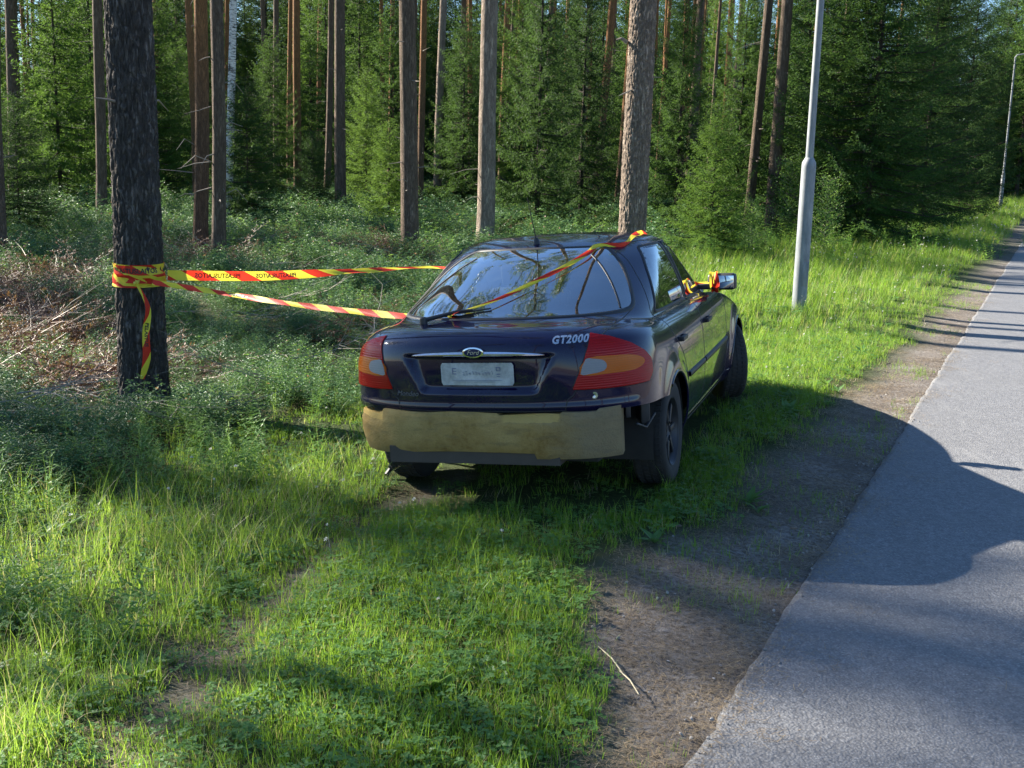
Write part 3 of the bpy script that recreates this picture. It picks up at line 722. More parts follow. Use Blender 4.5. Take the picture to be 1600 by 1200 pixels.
def pine(x, y, diam, label, mat=None, lean=(0, 0), group=None, crown=None, H=22, trunk=None, stub=True, rz=None, cz=.66):
    o = empty("pine_tree", (x, y, gz(x, y) - .02), 0); k = random.randrange(3)
    R_ = Matrix.Rotation(random.uniform(0, 6.28) if rz is None else rz, 4, 'Z')
    o.rotation_euler = (Matrix.Rotation(math.atan(lean[0]), 4, 'Y') @ Matrix.Rotation(-math.atan(lean[1]), 4, 'X') @ R_).to_euler()
    tr = link("trunk", trunk, None, o) if trunk else skin(link("trunk", TR[k], None, o), mat or M_bark_grey)
    if not trunk: tr.scale = (diam / .3, diam / .3, H / 17)
    c = PC[k if crown is None else crown]
    a = link("crown", c[0], None, o); b = link("branches", c[1], None, o)
    for q in (a, b): q.location = (0, 0, H * cz); q.scale = (1.05,) * 3
    return tag(o, label, "pine tree", group)

# trees that can be told apart: x at the foot, y at the foot, x at the picture's top, apparent width, distance or None
def foot(px, py, Y=None):
    if Y is None: p = gpt(px, py); return p
    p = ray(px, py, Y); p.z = 0; return p
def lean_of(p, px0, px1, py1):
    """sideways slope that takes the trunk from its foot to px1 at row py1"""
    q = ray(px1, py1, p.y); return ((q.x - p.x) / max(q.z - gz(p.x, p.y), .5), 0)
def part_of(o, nm): return [c for c in bpy.data.objects if c.parent == o and c.name.startswith(nm)][0]
def stubbed(o, seed, r, mat=M_stub, **kw):
    return tag(link("branch_stubs", stubs_mesh(seed, r, **kw), mat, o), kind="stuff")

p = Vector((-2.9, 8.9, 0))
big = pine(p.x, p.y, .38, "thick dark grey pine nearest the camera with barrier tape tied round it", lean=(-.004, 0), trunk=fine_trunk(22, .185, 3), H=22, crown=1, rz=0)
part_of(big, 'trunk').data.materials.append(M_bark_big); BIGPINE = big; stubbed(big, 5, .185, n=7, z0=2.4, z1=8, lmin=.3, lmax=.9)
LIST = [ # foot px, foot py, top px, width px, distance, material, label
 (-4, 418, -8, 30, None, M_bark_grey, "dark pine trunk cut off by the left edge of the picture"),
 (22, 340, 20, 21, 33.6, M_bark_grey, "straight dark pine left of the thick taped pine, behind a low dark spruce"),
 (156, 300, 154, 17, 31, M_bark_grey, "dark pine just left of the thick taped pine with one long grey dead branch"),
 (313, 402, 310, 23, None, M_bark_red, "orange brown pine first to the right of the thick taped pine"),
 (342, 424, 335, 22, None, M_bark_grey, "grey pine with a brightly lit left edge in front of the white birch"),
 (464, 285, 465, 13, 45, M_bark_red, "reddish brown pine standing alone between the birch and the close pair"),
 (498, 290, 501, 8, 62, M_bark_red, "thin orange pine left of the close pair of trunks"),
 (511, 290, 516, 11, 52, M_bark_grey, "slender left pine of the close pair of trunks"),
 (533, 347, 530, 18, None, M_bark_grey, "darker right pine of the close pair of trunks"),
 (640, 402, 638, 28, None, M_bark_grey, "stout dark brown pine behind the upper strand of tape"),
 (656, 350, 661, 11, None, M_bark_red, "slim reddish pine just behind the stout dark brown one"),
 (683, 328, 694, 13, 41, M_bark_tan, "slim leaning pine with a sun bright left side beyond the car"),
 (757, 400, 769, 28, None, M_bark_tan, "pine rising behind the left side of the car roof"),
 (782, 330, 795, 11, 46, M_bark_red, "thin orange pine right behind the one over the car roof"),
 (1074, 330, 1096, 12, 42, M_bark_grey, "dark slender pine behind the small bright green spruce"),
 (1168, 352, 1200, 15, 31, M_bark_grey, "leaning grey pine left of its dark neighbour near the lamp post"),
 (1202, 388, 1229, 20, None, M_bark_grey, "dark leaning pine nearest to the left of the lamp post"),
 (1300, 330, 1327, 12, 46, M_bark_grey, "dark pine half hidden by the large spruce right of the lamp post"),
 (930, 330, 956, 14, 44, M_bark_red, "reddish pine left of the sunlit leaning pine"),
 (916, 330, 923, 7, 62, M_bark_red, "thin orange trunk deep in the forest left of the sunlit leaning pine"),
]
for k, (fx, fy, tx, w, Y, mt, lb) in enumerate(LIST):
    p = foot(fx, fy, Y); d = max(.14, w / FPX * p.y)
    o = pine(p.x, p.y, d, lb, mt, lean_of(p, fx, tx, 0), H=random.uniform(20, 23))
    stubbed(o, 40 + k, d / 2, n=14)
    if k in (3, 4):
        r = d / 2
        for z, a, l in ((1.9, 3.3, .5), (3.2, .5, .45), (1.35, 0.1, .4)) if k == 4 else ((2.2, 3.5, .35),): MB().tube([(r * .8 * math.cos(a), r * .8 * math.sin(a), z), ((r + l * .5) * math.cos(a), (r + l * .5) * math.sin(a), z + .1), ((r + l) * math.cos(a), (r + l) * math.sin(a), z - .12)], [.012, .009, .004], 5).build("dead_branch", M_stub, o)
# the leaning sunlit pine behind the car roof
p = ray(986, 380, 15.5)
o = pine(p.x, p.y, .40, "broad sunlit leaning pine with flaking bark rising behind the right side of the car roof", trunk=fine_trunk(21, .19, 9, 5.5, 150, plate=.013), lean=lean_of(p, 986, 1006, 0), H=21, crown=0, rz=0)
part_of(o, 'trunk').data.materials.append(M_bark_tan); stubbed(o, 77, .2, n=6, z0=2.5, z1=8)
mb = MB(); mb.tube([(-.19, -.02, 3.55), (-.27, -.03, 3.6), (-.33, -.02, 3.58)], [.03, .02, .012], 6); mb.build("branch_stub", M_stub, o)
# birch
p = ray(352, 330, 30); o = empty("birch_tree", (p.x, p.y, gz(p.x, p.y)))
le = lean_of(p, 352, 366, 0); o.rotation_euler = (0, math.atan(le[0]), 0)
tr = skin(link("trunk", TR[1], None, o), M_birch); tr.scale = (.75, .75, .8)
bc = leafy_crown(5, 7, 1.6, .4, 60, .09, 60); bc[0].materials.append(M_leaf); bc[1].materials.append(M_birch)
for q in bc:
    c_ = link(q.name.split('.')[0], q, None, o); c_.location = (0, 0, 8.5)
tag(o, "slender birch with black and white peeling bark behind the grey pine", "birch tree")
# thin birch showing through the big spruce
p = ray(1340, 330, 29.8); o = empty("birch_sapling", (p.x, p.y, gz(p.x, p.y))); le = lean_of(p, 1336, 1372, 0); o.rotation_euler = (0, math.atan(le[0]), 0)
tr = skin(link("trunk", TR[2], None, o), M_birch); tr.scale = (.26, .26, .5)
tag(o, "thin pale birch stem showing through the large spruce right of the lamp post", "birch tree")

# spruces that can be told apart
def sp(px, py, Y, kind, s, label, mat=None, sxy=1): p = ray(px, py, Y); return spruce(p.x, p.y, kind, s, label, None, mat, sxy)
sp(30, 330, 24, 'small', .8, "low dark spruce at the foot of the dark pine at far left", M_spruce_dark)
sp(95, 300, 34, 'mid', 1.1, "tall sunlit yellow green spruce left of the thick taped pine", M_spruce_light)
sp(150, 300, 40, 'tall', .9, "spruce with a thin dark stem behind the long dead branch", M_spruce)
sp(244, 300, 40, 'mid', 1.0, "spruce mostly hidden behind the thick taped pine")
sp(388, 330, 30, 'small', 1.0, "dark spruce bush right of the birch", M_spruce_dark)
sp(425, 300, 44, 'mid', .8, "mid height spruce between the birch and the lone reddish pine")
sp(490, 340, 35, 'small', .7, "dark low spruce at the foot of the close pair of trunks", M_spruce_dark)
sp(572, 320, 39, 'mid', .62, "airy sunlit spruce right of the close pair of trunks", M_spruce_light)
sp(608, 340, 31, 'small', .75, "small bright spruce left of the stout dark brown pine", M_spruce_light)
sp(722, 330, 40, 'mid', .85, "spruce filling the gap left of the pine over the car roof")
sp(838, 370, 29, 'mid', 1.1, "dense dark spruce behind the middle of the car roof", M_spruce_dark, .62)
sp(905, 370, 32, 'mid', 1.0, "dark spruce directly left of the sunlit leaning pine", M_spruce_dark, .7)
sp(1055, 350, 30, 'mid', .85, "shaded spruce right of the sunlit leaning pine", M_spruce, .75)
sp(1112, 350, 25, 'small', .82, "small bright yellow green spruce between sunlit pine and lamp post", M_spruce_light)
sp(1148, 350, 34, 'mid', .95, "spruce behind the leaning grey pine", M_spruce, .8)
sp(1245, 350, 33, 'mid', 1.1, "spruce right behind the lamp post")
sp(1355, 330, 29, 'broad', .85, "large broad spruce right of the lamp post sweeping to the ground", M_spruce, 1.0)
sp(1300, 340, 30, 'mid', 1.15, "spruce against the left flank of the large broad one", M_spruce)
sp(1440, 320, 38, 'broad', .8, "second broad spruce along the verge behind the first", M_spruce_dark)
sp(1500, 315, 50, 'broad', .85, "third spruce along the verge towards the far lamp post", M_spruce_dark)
for (px, Y, s, lb) in ((1232, 29, 1.0, "leafy rowan bush between dark leaning pine and lamp post"), (1175, 26, .6, "low leafy bush at the foot of the leaning grey pine"), (1290, 26, .8, "low leafy bush at the foot of the large broad spruce")):
    p = ray(px, 350, Y); o = empty("leafy_bush", (p.x, p.y, gz(p.x, p.y))); a, b = leafy_crown(int(px), 2.6, .85, .1, 70, .05, 40); a.materials.append(M_leaf); b.materials.append(M_stub)
    for q in (a, b): c_ = link(q.name.split('.')[0], q, None, o); c_.scale = (s,) * 3
    tag(o, lb, "bush")

# background forest: too alike to tell apart
rg = random.Random(21)
placed = [(o.location.x, o.location.y) for o in bpy.data.objects if o.type == 'EMPTY']
def free(x, y, d): return all((x - a) ** 2 + (y - b) ** 2 > d * d for a, b in placed)
n = 0
while n < 90:
    y = 40 + 60 * rg.random() ** 1.0; x = rg.uniform(-.56, .56) * y
    if rg.random() < .5 and -.30 < x / y + .02 * 0 < .0 and y < 70: continue
    u = U(x, y); tq = T(x, y)
    if u > -6.5 or not free(x, y, 1.9): continue
    k = 'mid' if y < 52 else rg.choice(['tall', 'slim', 'mid', 'tall']); s = rg.uniform(.75, 1.15)
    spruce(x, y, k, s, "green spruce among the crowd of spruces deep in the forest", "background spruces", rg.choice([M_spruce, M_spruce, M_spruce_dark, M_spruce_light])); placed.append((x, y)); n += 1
n = 0
while n < 75:
    y = 36 + 62 * rg.random(); x = rg.uniform(-.5, .45) * y
    if U(x, y) > -8 or not free(x, y, 1.2): continue
    pine(x, y, rg.uniform(.18, .32), "thin pine trunk among many deep in the forest", rg.choice([M_bark_grey, M_bark_red, M_bark_red]), (rg.uniform(-.02, .03), 0), "background pines", H=rg.uniform(18, 23)); placed.append((x, y)); n += 1
# far wall of forest closing the view, both sides of the road
n = 0
while n < 170:
    y = 88 + 60 * rg.random(); x = rg.uniform(-.6, .75) * y; u = U(x, y) - float(bend(T(x, y)))
    if -4.5 < u < 7 or not free(x, y, 2.2): continue
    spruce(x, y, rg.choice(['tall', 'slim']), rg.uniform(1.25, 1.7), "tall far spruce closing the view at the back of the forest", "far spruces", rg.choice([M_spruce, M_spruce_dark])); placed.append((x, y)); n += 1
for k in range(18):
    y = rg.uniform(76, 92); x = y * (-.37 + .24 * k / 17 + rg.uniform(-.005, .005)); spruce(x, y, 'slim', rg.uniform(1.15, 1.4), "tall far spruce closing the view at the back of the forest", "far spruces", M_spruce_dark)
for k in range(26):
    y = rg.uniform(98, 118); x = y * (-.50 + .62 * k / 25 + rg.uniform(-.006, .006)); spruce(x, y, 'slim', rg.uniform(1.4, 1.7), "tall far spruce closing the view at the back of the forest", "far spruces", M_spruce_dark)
# far side of the road, seen at the right edge
for (px, Y, k, s) in ((1585, 84, 'broad', .8), (1612, 72, 'tall', .9), (1560, 96, 'slim', .8), (1640, 60, 'tall', 1.0), (1598, 100, 'tall', .9)):
    p = ray(px, 300, Y)
    if -4 < U(p.x, p.y) - float(bend(T(p.x, p.y))) < 6: p.x += 6
    spruce(p.x, p.y, k, s, "spruce beyond the far lamp post where the road leaves the picture", "spruces at the road's far end")
# trees outside the frame that shade the place and stand in its reflections
rg = random.Random(5)
for (x, y, k, s) in (): spruce(x, y, k, s, "spruce standing outside the picture", "trees outside the picture")
SHT = [(-23.2, 18.6), (-20, 14.5), (-24.5, 16.5), (-27.5, 20.5), (-26, 14), (-29, 17), (-33, 29), (-36, 26), (-35, 35), (-39, 32), (-33, 39), (-40, 38), (-37, 42), (-31, 37), (-37, 37.5), (-35, 31)]
for (x, y) in SHT: pine(x, y, .28, "pine standing outside the picture in the forest", M_bark_grey, group="trees outside the picture", H=rg.uniform(20, 22.5))
for (x, y) in [(9.5, 1.5), (8, -9), (14, -3), (13.5, 6.5), (4, -14), (-5, -11), (10, -14), (-11, -5)]:
    pine(x, y, .26, "pine standing across the road behind the camera", M_bark_grey, group="trees outside the picture", H=rg.uniform(20, 22.5))
# ------------------------------------------------------------------ car
CAR = empty("parked_car")
th, cr = math.radians(17.8), math.radians(4.6)
hx = Vector((math.sin(th), math.cos(th), 0)); lf = Vector((-math.cos(th), math.sin(th), 0)); zz = Vector((0, 0, 1))
ly = math.cos(cr) * lf - math.sin(cr) * zz; lz = math.sin(cr) * lf + math.cos(cr) * zz
CM = Matrix((hx, ly, lz)).transposed().to_4x4(); CM.translation = Vector((.15, 6.7, 0))
CAR.matrix_world = CM
tag(CAR, "dark purple hatchback with bare foam in place of its rear bumper", "car")
def cw(x, y, z): return CM @ Vector((x, y, z))

t = NT("dark_purple_paint"); c = t.coord(); n1 = t.noise(c, 3.5, 6, .65); n2 = t.noise(c, 60, 4, .7)
dust = t.ramp(t.math('ADD', t.math('MULTIPLY', n1, .7), t.math('MULTIPLY', n2, .3)), [(.50, 0), (.80, .12)])
col = t.mix(dust, (.006, .004, .030), (.16, .15, .14)); t.set(color=col, rough=t.ramp(n1, [(.3, .16), (.7, .30)]), metal=0, coat=.9, coatr=.02, spec=.10)
t.b.inputs['IOR'].default_value = 1.5
t.bump(t.noise(c, 2.2, 2, .4), .01, .12); PAINT = t.m
GLASSM = NT("car_glass"); t = GLASSM
fr = t.node("ShaderNodeFresnel"); fr.inputs[0].default_value = 1.55
tp = t.node("ShaderNodeBsdfTransparent"); tp.inputs[0].default_value = (.50, .56, .54, 1); gl = t.node("ShaderNodeBsdfGlossy"); gl.inputs['Roughness'].default_value = .015
dn = t.noise(t.coord(), 5, 5, .7); df = t.node("ShaderNodeBsdfDiffuse"); df.inputs[0].default_value = (.35, .35, .33, 1)
m1 = t.node("ShaderNodeMixShader"); t.l.new(t.math('ADD', t.math('MULTIPLY', fr.outputs[0], 3.4), .13, True), m1.inputs[0]); t.l.new(tp.outputs[0], m1.inputs[1]); t.l.new(gl.outputs[0], m1.inputs[2])
m2 = t.node("ShaderNodeMixShader"); t.l.new(t.ramp(dn, [(.4, .0), (.75, .07)]), m2.inputs[0]); t.l.new(m1.outputs[0], m2.inputs[1]); t.l.new(df.outputs[0], m2.inputs[2])
t.l.new(m2.outputs[0], t.out.inputs[0]); GLASS = t.m
RUBBER = flat("black_rubber", (.018, .018, .019), .55, bumpscale=0); PLAST = flat("black_plastic", (.022, .022, .025), .5)
CHROME = flat("chrome", (.78, .78, .80), .10, 1.0, var=.03); UNDER = flat("dusty_underbody", (.035, .033, .032), .9)
TYRE = flat("tyre_rubber", (.028, .027, .027), .85, bumpscale=60, var=.3); RIM = flat("dull_wheel_metal", (.05, .05, .055), .45, .6)
SEATM = flat("grey_seat_cloth", (.10, .105, .115), .9, var=.25); TRIMM = flat("beige_trim", (.30, .28, .25), .8); SILVER = flat("badge_silver", (.62, .63, .66), .25, .8, var=.03)
def lens(name, col, tr):
    t = NT(name); t.set(color=col, rough=.08, spec=.4)
    w = t.node("ShaderNodeTexWave"); w.inputs['Scale'].default_value = 26; w.bands_direction = 'Z'; t.l.new(t.coord(), w.inputs[0]); vv = t.voro(t.coord(), 70, rand=0); t.bump(t.math('ADD', w.outputs[0], vv), .003, .3); t.set(color=t.mix(t.ramp(t.math('MULTIPLY', w.outputs[0], t.math('ADD', vv, .5)), [(.25, .14), (.6, 0)]), col, [q * .35 for q in col]))
    ts = t.node("ShaderNodeBsdfTranslucent"); ts.inputs[0].default_value = (*tr, 1); mx = t.node("ShaderNodeMixShader"); mx.inputs[0].default_value = .3
    t.l.new(t.b.outputs[0], mx.inputs[1]); t.l.new(ts.outputs[0], mx.inputs[2]); t.l.new(mx.outputs[0], t.out.inputs[0]); return t.m
RED = lens("red_lens", (.50, .004, .006), (.8, .01, .01)); AMBER = lens("amber_lens", (.72, .17, .006), (1, .35, .02)); CLEAR = lens("clear_lens", (.36, .38, .40), (.6, .62, .62))
t = NT("bumper_foam"); c = t.coord(); n = t.noise(c, 4, 6, .7); n2 = t.noise(c, 90, 4, .8); n3 = t.noise(t.mapping(c, (1, 3, 14)), 2, 4, .6)
col = t.ramp(n, [(.30, (.23, .135, .04)), (.45, (.40, .265, .095)), (.62, (.49, .34, .135))]); col = t.mix(t.ramp(n3, [(.52, 0), (.66, .55)]), col, (.24, .175, .085))
sx = t.node('ShaderNodeSeparateXYZ'); t.l.new(c, sx.inputs[0]); col = t.mix(t.ramp(t.math('ADD', t.math('MULTIPLY', sx.outputs[1], -1.2), t.math('MULTIPLY', n, .6)), [(.62, 0), (1, .6)]), col, (.19, .17, .135))
col = t.mix(t.ramp(n2, [(.55, 0), (.75, .4)]), col, (.14, .11, .07)); 
def win(sock, a, b, e=.02):
    return t.math('MULTIPLY', t.ramp(t.math('ADD', t.math('SUBTRACT', sock, a), t.math('MULTIPLY', t.math('SUBTRACT', n, .5), .06)), [(0, 0), (e, 1)]), t.ramp(t.math('SUBTRACT', b, sock), [(0, 0), (e, 1)]))
fresh = t.math('MULTIPLY', win(sx.outputs[1], -.44, -.12), t.math('GREATER_THAN', t.math('ADD', sx.outputs[2], t.math('MULTIPLY', t.math('SUBTRACT', n, .5), .06)), .528))
fr2 = t.math('MULTIPLY', t.math('GREATER_THAN', sx.outputs[1], .57), t.math('GREATER_THAN', t.math('ADD', sx.outputs[2], t.math('MULTIPLY', t.math('SUBTRACT', n, .5), .05)), .522))
col = t.mix(t.math('MULTIPLY', t.math('MAXIMUM', fresh, fr2), .8), col, (.62, .42, .14))
t.set(color=col, rough=.95, spec=.1)
t.bump(t.math('ADD', n2, t.math('MULTIPLY', n, 2)), .012, .9); FOAM = t.m

#   zr,   zm,   zf,   xr,    xf,   w,    Lr,  nr,  Lf,  nf
RW = np.array([
 [.36, .20, .20, -.80, 3.40, .800, .50, 2.6, .45, 2.6],
 [.45, .30, .30, -.86, 3.50, .848, .50, 2.6, .50, 2.6],
 [.54, .43, .43, -.885, 3.53, .870, .52, 2.6, .55, 2.6],
 [.575, .55, .54, -.895, 3.51, .877, .52, 2.6, .55, 2.6],
 [.74, .70, .63, -.915, 3.45, .873, .54, 2.55, .60, 2.5],
 [.85, .81, .70, -.915, 3.32, .862, .56, 2.5, .70, 2.5],
 [.925, .885, .75, -.90, 3.10, .842, .58, 2.45, .80, 2.5],
 [.965, .925, .80, -.865, 2.78, .815, .60, 2.4, .80, 2.5],
 [.995, .950, .86, -.80, 2.34, .785, .64, 2.35, .60, 2.4],
 [1.025, .968, .925, -.62, 2.10, .757, .66, 2.3, .50, 2.3],
 [1.11, 1.05, 1.02, -.40, 1.90, .742, .66, 2.3, .48, 2.3],
 [1.21, 1.17, 1.14, -.14, 1.66, .708, .62, 2.3, .46, 2.3],
 [1.305, 1.285, 1.26, .11, 1.41, .664, .56, 2.3, .36, 2.3],
 [1.365, 1.360, 1.335, .31, 1.22, .606, .50, 2.3, .28, 2.3],
 [1.392, 1.398, 1.375, .42, 1.14, .48, .40, 2.2, .22, 2.2],
 [1.405, 1.415, 1.405, .52, 1.05, .24, .24, 2.1, .14, 2.1],
 [1.410, 1.420, 1.415, .60, .95, .002, .05, 2, .05, 2]])
def cat(Pts, v):
    n = len(Pts) - 1; i = int(min(max(math.floor(v), 0), n - 1)); f = v - i
    p0 = Pts[max(i - 1, 0)]; p1 = Pts[i]; p2 = Pts[i + 1]; p3 = Pts[min(i + 2, n)]
    m1 = (p2 - p0) * (.5 if i > 0 else 1) * .9; m2 = (p3 - p1) * (.5 if i < n - 1 else 1) * .9; f2 = f * f; f3 = f2 * f
    return (2 * f3 - 3 * f2 + 1) * p1 + (f3 - 2 * f2 + f) * m1 + (-2 * f3 + 3 * f2) * p2 + (f3 - f2) * m2
NR, NS, NF = 64, 120, 40
def row(v):
    zr, zm, zf, xr, xf, w, Lr, nr_, Lf, nf_ = cat(RW, v)
    nr_ = max(nr_, 2); nf_ = max(nf_, 2)
    if xr + Lr > xf - Lf: q = (xf - xr) / (Lr + Lf) * .98; Lr *= q; Lf *= q
    ph = np.linspace(0, math.pi / 2, 500)
    def arc(L, n, m_):
        X_ = L * (1 - np.cos(ph) ** (2 / n)); Y_ = w * np.sin(ph) ** (2 / n); s = np.concatenate([[0], np.cumsum(np.hypot(np.diff(X_), np.diff(Y_)))])
        q = np.linspace(0, s[-1], m_ + 1); return np.interp(q, s, X_), np.interp(q, s, Y_)
    xa, ya = arc(Lr, nr_, NR); xb, yb = arc(Lf, nf_, NF)
    xs = np.linspace(xr + Lr, xf - Lf, NS + 1)[1:-1]
    x = np.concatenate([xr + xa, xs, (xf - xb)[::-1]]); y = np.concatenate([ya, np.full(len(xs), w), yb[::-1]])
    y = y * (1 - .035 * ((x - 1.3) / 2.2) ** 2)
    tau = (x - xr) / (xf - xr); rs = sst(1 - tau / .24); fs = sst((tau - .72) / .28)
    z = zm + (zr - zm) * rs + (zf - zm) * fs
    if v > 8.5: z = z + 0
    return x, y, z
NV = 150; vs = np.concatenate([np.linspace(0, 3, 34)[:-1], np.linspace(3, 9, 76)[:-1], np.linspace(9, 16, 56)])
rows = [row(v) for v in vs]; nR = len(vs); nC = len(rows[0][0])
GX = np.array([r[0] for r in rows]); GY = np.array([r[1] for r in rows]); GZ = np.array([r[2] for r in rows])
# side character: shallow hollow low on the doors and flared arches
for cxw in (0, 2.704):
    d = np.hypot(GX - cxw, GZ - .30); GY += .022 * np.exp(-((d - .37) / .07) ** 2) * (GY > .6) * (GZ < .8)
# number plate recess in the tailgate
def box_s(a, lo, hi, e): return sst((a - lo) / e) * sst((hi - a) / e)
wz = .385 + (GZ - .80) * .45
rec = (GX < -.5) * sst((wz - GY) / .05) * box_s(GZ, .675, .885, .028)
GX += .038 * rec
GX -= .012 * (GX < -.5) * np.exp(-((GZ - .60) / .016) ** 2) * (GY < .8)   # lip above the missing bumper
# full loop of columns, right side (y<0) then mirrored left
def full(A, sgn=1): return np.concatenate([A, sgn * A[:, -2:0:-1]], 1)
FX, FY, FZ = full(GX), full(-GY, -1), full(GZ); nL = FX.shape[1]
V = np.stack([FX, FY, FZ], -1).reshape(-1, 3)
I = np.arange(nR * nL).reshape(nR, nL); J = np.roll(I, -1, 1)
F = np.stack([I[:-1], J[:-1], J[1:], I[1:]], -1).reshape(-1, 4)
FC = V[F].mean(1)
full_me = npmesh("shell", V, F, True)
vn = np.zeros(len(full_me.vertices) * 3, np.float32); full_me.vertices.foreach_get("normal", vn); VN = vn.reshape(-1, 3)
if (VN[I[40, 5]] @ np.array([-1, -.1, 0])) < 0: F = F[:, ::-1]; VN = -VN
BV = BVHTree.FromPolygons([Vector(v) for v in V], [tuple(f) for f in F])
def cast(o, d):
    h = BV.ray_cast(Vector(o), Vector(d).normalized())
    if h[0] is None: return None
    n = h[1]
    return h[0], (n if n.dot(Vector(d)) < 0 else -n)
def onrear(x, y, z):       # shoot towards the car's axis through an approximate point of the tail
    c_ = Vector((.55, 0, z)); d = c_ - Vector((x, y, z)); h = cast(c_ - d.normalized() * 3, d); return h
def onside(x, z, s=-1):
    return cast((x, s * 3, z), (0, -s, 0))
def pip(px, py, poly):
    poly = np.asarray(poly); x0, y0 = poly[:, 0], poly[:, 1]; x1, y1 = np.roll(x0, -1), np.roll(y0, -1); r = np.zeros(len(px), bool)
    for a, b, c_, d in zip(x0, y0, x1, y1):
        if b == d: continue
        k = ((b > py) != (d > py)) & (px < (c_ - a) * (py - b) / (d - b) + a); r ^= k
    return r
def smooth_poly(pts, n=8, closed=True):
    """Catmull-Rom rounded outline"""
    P_ = [np.array(p, float) for p in pts]; N = len(P_); o = []
    for i in range(N if closed else N - 1):
        p0, p1, p2, p3 = P_[(i - 1) % N] if closed or i > 0 else P_[0], P_[i], P_[(i + 1) % N], P_[(i + 2) % N] if closed or i + 2 < N else P_[-1]
        for k in range(n):
            f = k / n; o.append(.5 * ((2 * p1) + (-p0 + p2) * f + (2 * p0 - 5 * p1 + 4 * p2 - p3) * f * f + (-p0 + 3 * p1 - 3 * p2 + p3) * f ** 3))
    if not closed: o.append(P_[-1])
    return np.array(o)
# outlines -----------------------------------------------------------
# rear glass in (azimuth about x=.55, z)
def az(x, y): return math.atan2(y, .55 - x)
RG = [(-.62, 0, 1.030), (-.58, -.30, 1.030), (-.45, -.52, 1.028), (-.26, -.662, 1.028), (-.16, -.700, 1.05), (-.06, -.695, 1.12), (.08, -.655, 1.22), (.20, -.600, 1.305), (.27, -.55, 1.338), (.28, -.45, 1.350), (.27, -.2, 1.353), (.28, 0, 1.354)]
RGa = [(az(x, y), z) for x, y, z in RG]; RGa = RGa + [(-a, z) for a, z in RGa[-2:0:-1]]
# side windows in (x, z)
W_rear = [(.10, .985), (.14, 1.03), (.31, 1.20), (.45, 1.305), (.53, 1.335), (.80, 1.338), (.83, 1.32), (.93, 1.15), (1.00, .975), (.9, .968), (.3, .972)]
W_front = [(1.075, .972), (1.05, 1.06), (.955, 1.27), (.92, 1.335), (1.20, 1.333), (1.34, 1.295), (1.58, 1.15), (1.78, 1.02), (1.86, .957), (1.74, .952), (1.3, .962)]
WS = [(2.08, 0, .965), (2.02, .35, .965), (1.90, .62, .965), (1.72, .62, 1.08), (1.48, .58, 1.22), (1.30, .52, 1.315), (1.28, .3, 1.33), (1.28, 0, 1.335)]
WSa = [(math.atan2(y, x - .4), z) for x, y, z in WS]; WSa = WSa + [(-a, z) for a, z in WSa[-2:0:-1]]
aR = np.arctan2(FC[:, 1], .55 - FC[:, 0]); aF = np.arctan2(FC[:, 1], FC[:, 0] - .4)
side = np.abs(FC[:, 1]) > .42
def shrink(poly, k=.02):
    p = np.array(poly); c_ = p.mean(0); q = []
    n_ = len(p)
    for i in range(n_):
        t1 = p[(i + 1) % n_] - p[i - 1]; nn = np.array([-t1[1], t1[0]]); nn /= np.linalg.norm(nn) + 1e-9
        if nn @ (c_ - p[i]) < 0: nn = -nn
        q.append(p[i] + nn * k)
    return np.array(q)
in_rg = (FC[:, 0] < .5) & pip(aR, FC[:, 1 + 1], shrink(RGa, .02)) & (FC[:, 2] > 1.0)
in_ws = (FC[:, 0] > .9) & pip(aF, FC[:, 2], shrink(WSa, .02))
in_w1 = side & pip(FC[:, 0], FC[:, 2], shrink(W_rear, .012)); in_w2 = side & pip(FC[:, 0], FC[:, 2], shrink(W_front, .012))
arch = np.zeros(len(F), bool)
for cxw in (0, 2.704): arch |= (np.hypot(FC[:, 0] - cxw, FC[:, 2] - .30) < .345) & (np.abs(FC[:, 1]) > .5) & (FC[:, 2] < .75)
ri = np.arange(nR - 1).repeat(nL); v_of = vs[ri]
rearcut = (FC[:, 0] < -.20) & (v_of < 3)
dead = in_rg | in_ws | in_w1 | in_w2 | arch | rearcut
# which panel each face belongs to
door_r = np.array([(.34, .24), (.40, .40), (.42, .55), (.30, .72), (.10, .86), (.0, .99), (.18, 1.19), (.34, 1.335), (.42, 1.362), (.86, 1.365), (.965, 1.20), (1.035, 1.0), (1.04, .24)])
door_f = np.array([(1.04, .24), (1.035, 1.0), (.965, 1.20), (.86, 1.365), (1.25, 1.36), (1.40, 1.31), (1.64, 1.16), (1.93, .965), (2.10, .93), (2.13, .7), (2.12, .24)])
sidew = np.abs(FC[:, 1]) > .5
pr = sidew & pip(FC[:, 0], FC[:, 2], door_r); pf = sidew & pip(FC[:, 0], FC[:, 2], door_f) & ~pr
tg_w = np.interp(FC[:, 2], [.60, .64, .66, .80, .95, .99, 1.03, 1.2, 1.38], [.46, .47, .50, .585, .625, .655, .675, .60, .50])
ptg = (FC[:, 0] < .33) & (np.abs(FC[:, 1]) < tg_w) & (FC[:, 2] < 1.385) & (v_of > 3) & ~(pr | pf)
pbn = (FC[:, 0] > 1.95) & (v_of > 6.2) & (np.abs(FC[:, 1]) < .74)
panel = np.zeros(len(F), int)
panel[pr & (FC[:, 1] < 0)] = 1; panel[pr & (FC[:, 1] > 0)] = 2; panel[pf & (FC[:, 1] < 0)] = 3; panel[pf & (FC[:, 1] > 0)] = 4; panel[ptg] = 5; panel[pbn] = 6
names = ["body", "rear_door", "rear_door", "front_door", "front_door", "tailgate", "bonnet"]
PANEL = {}
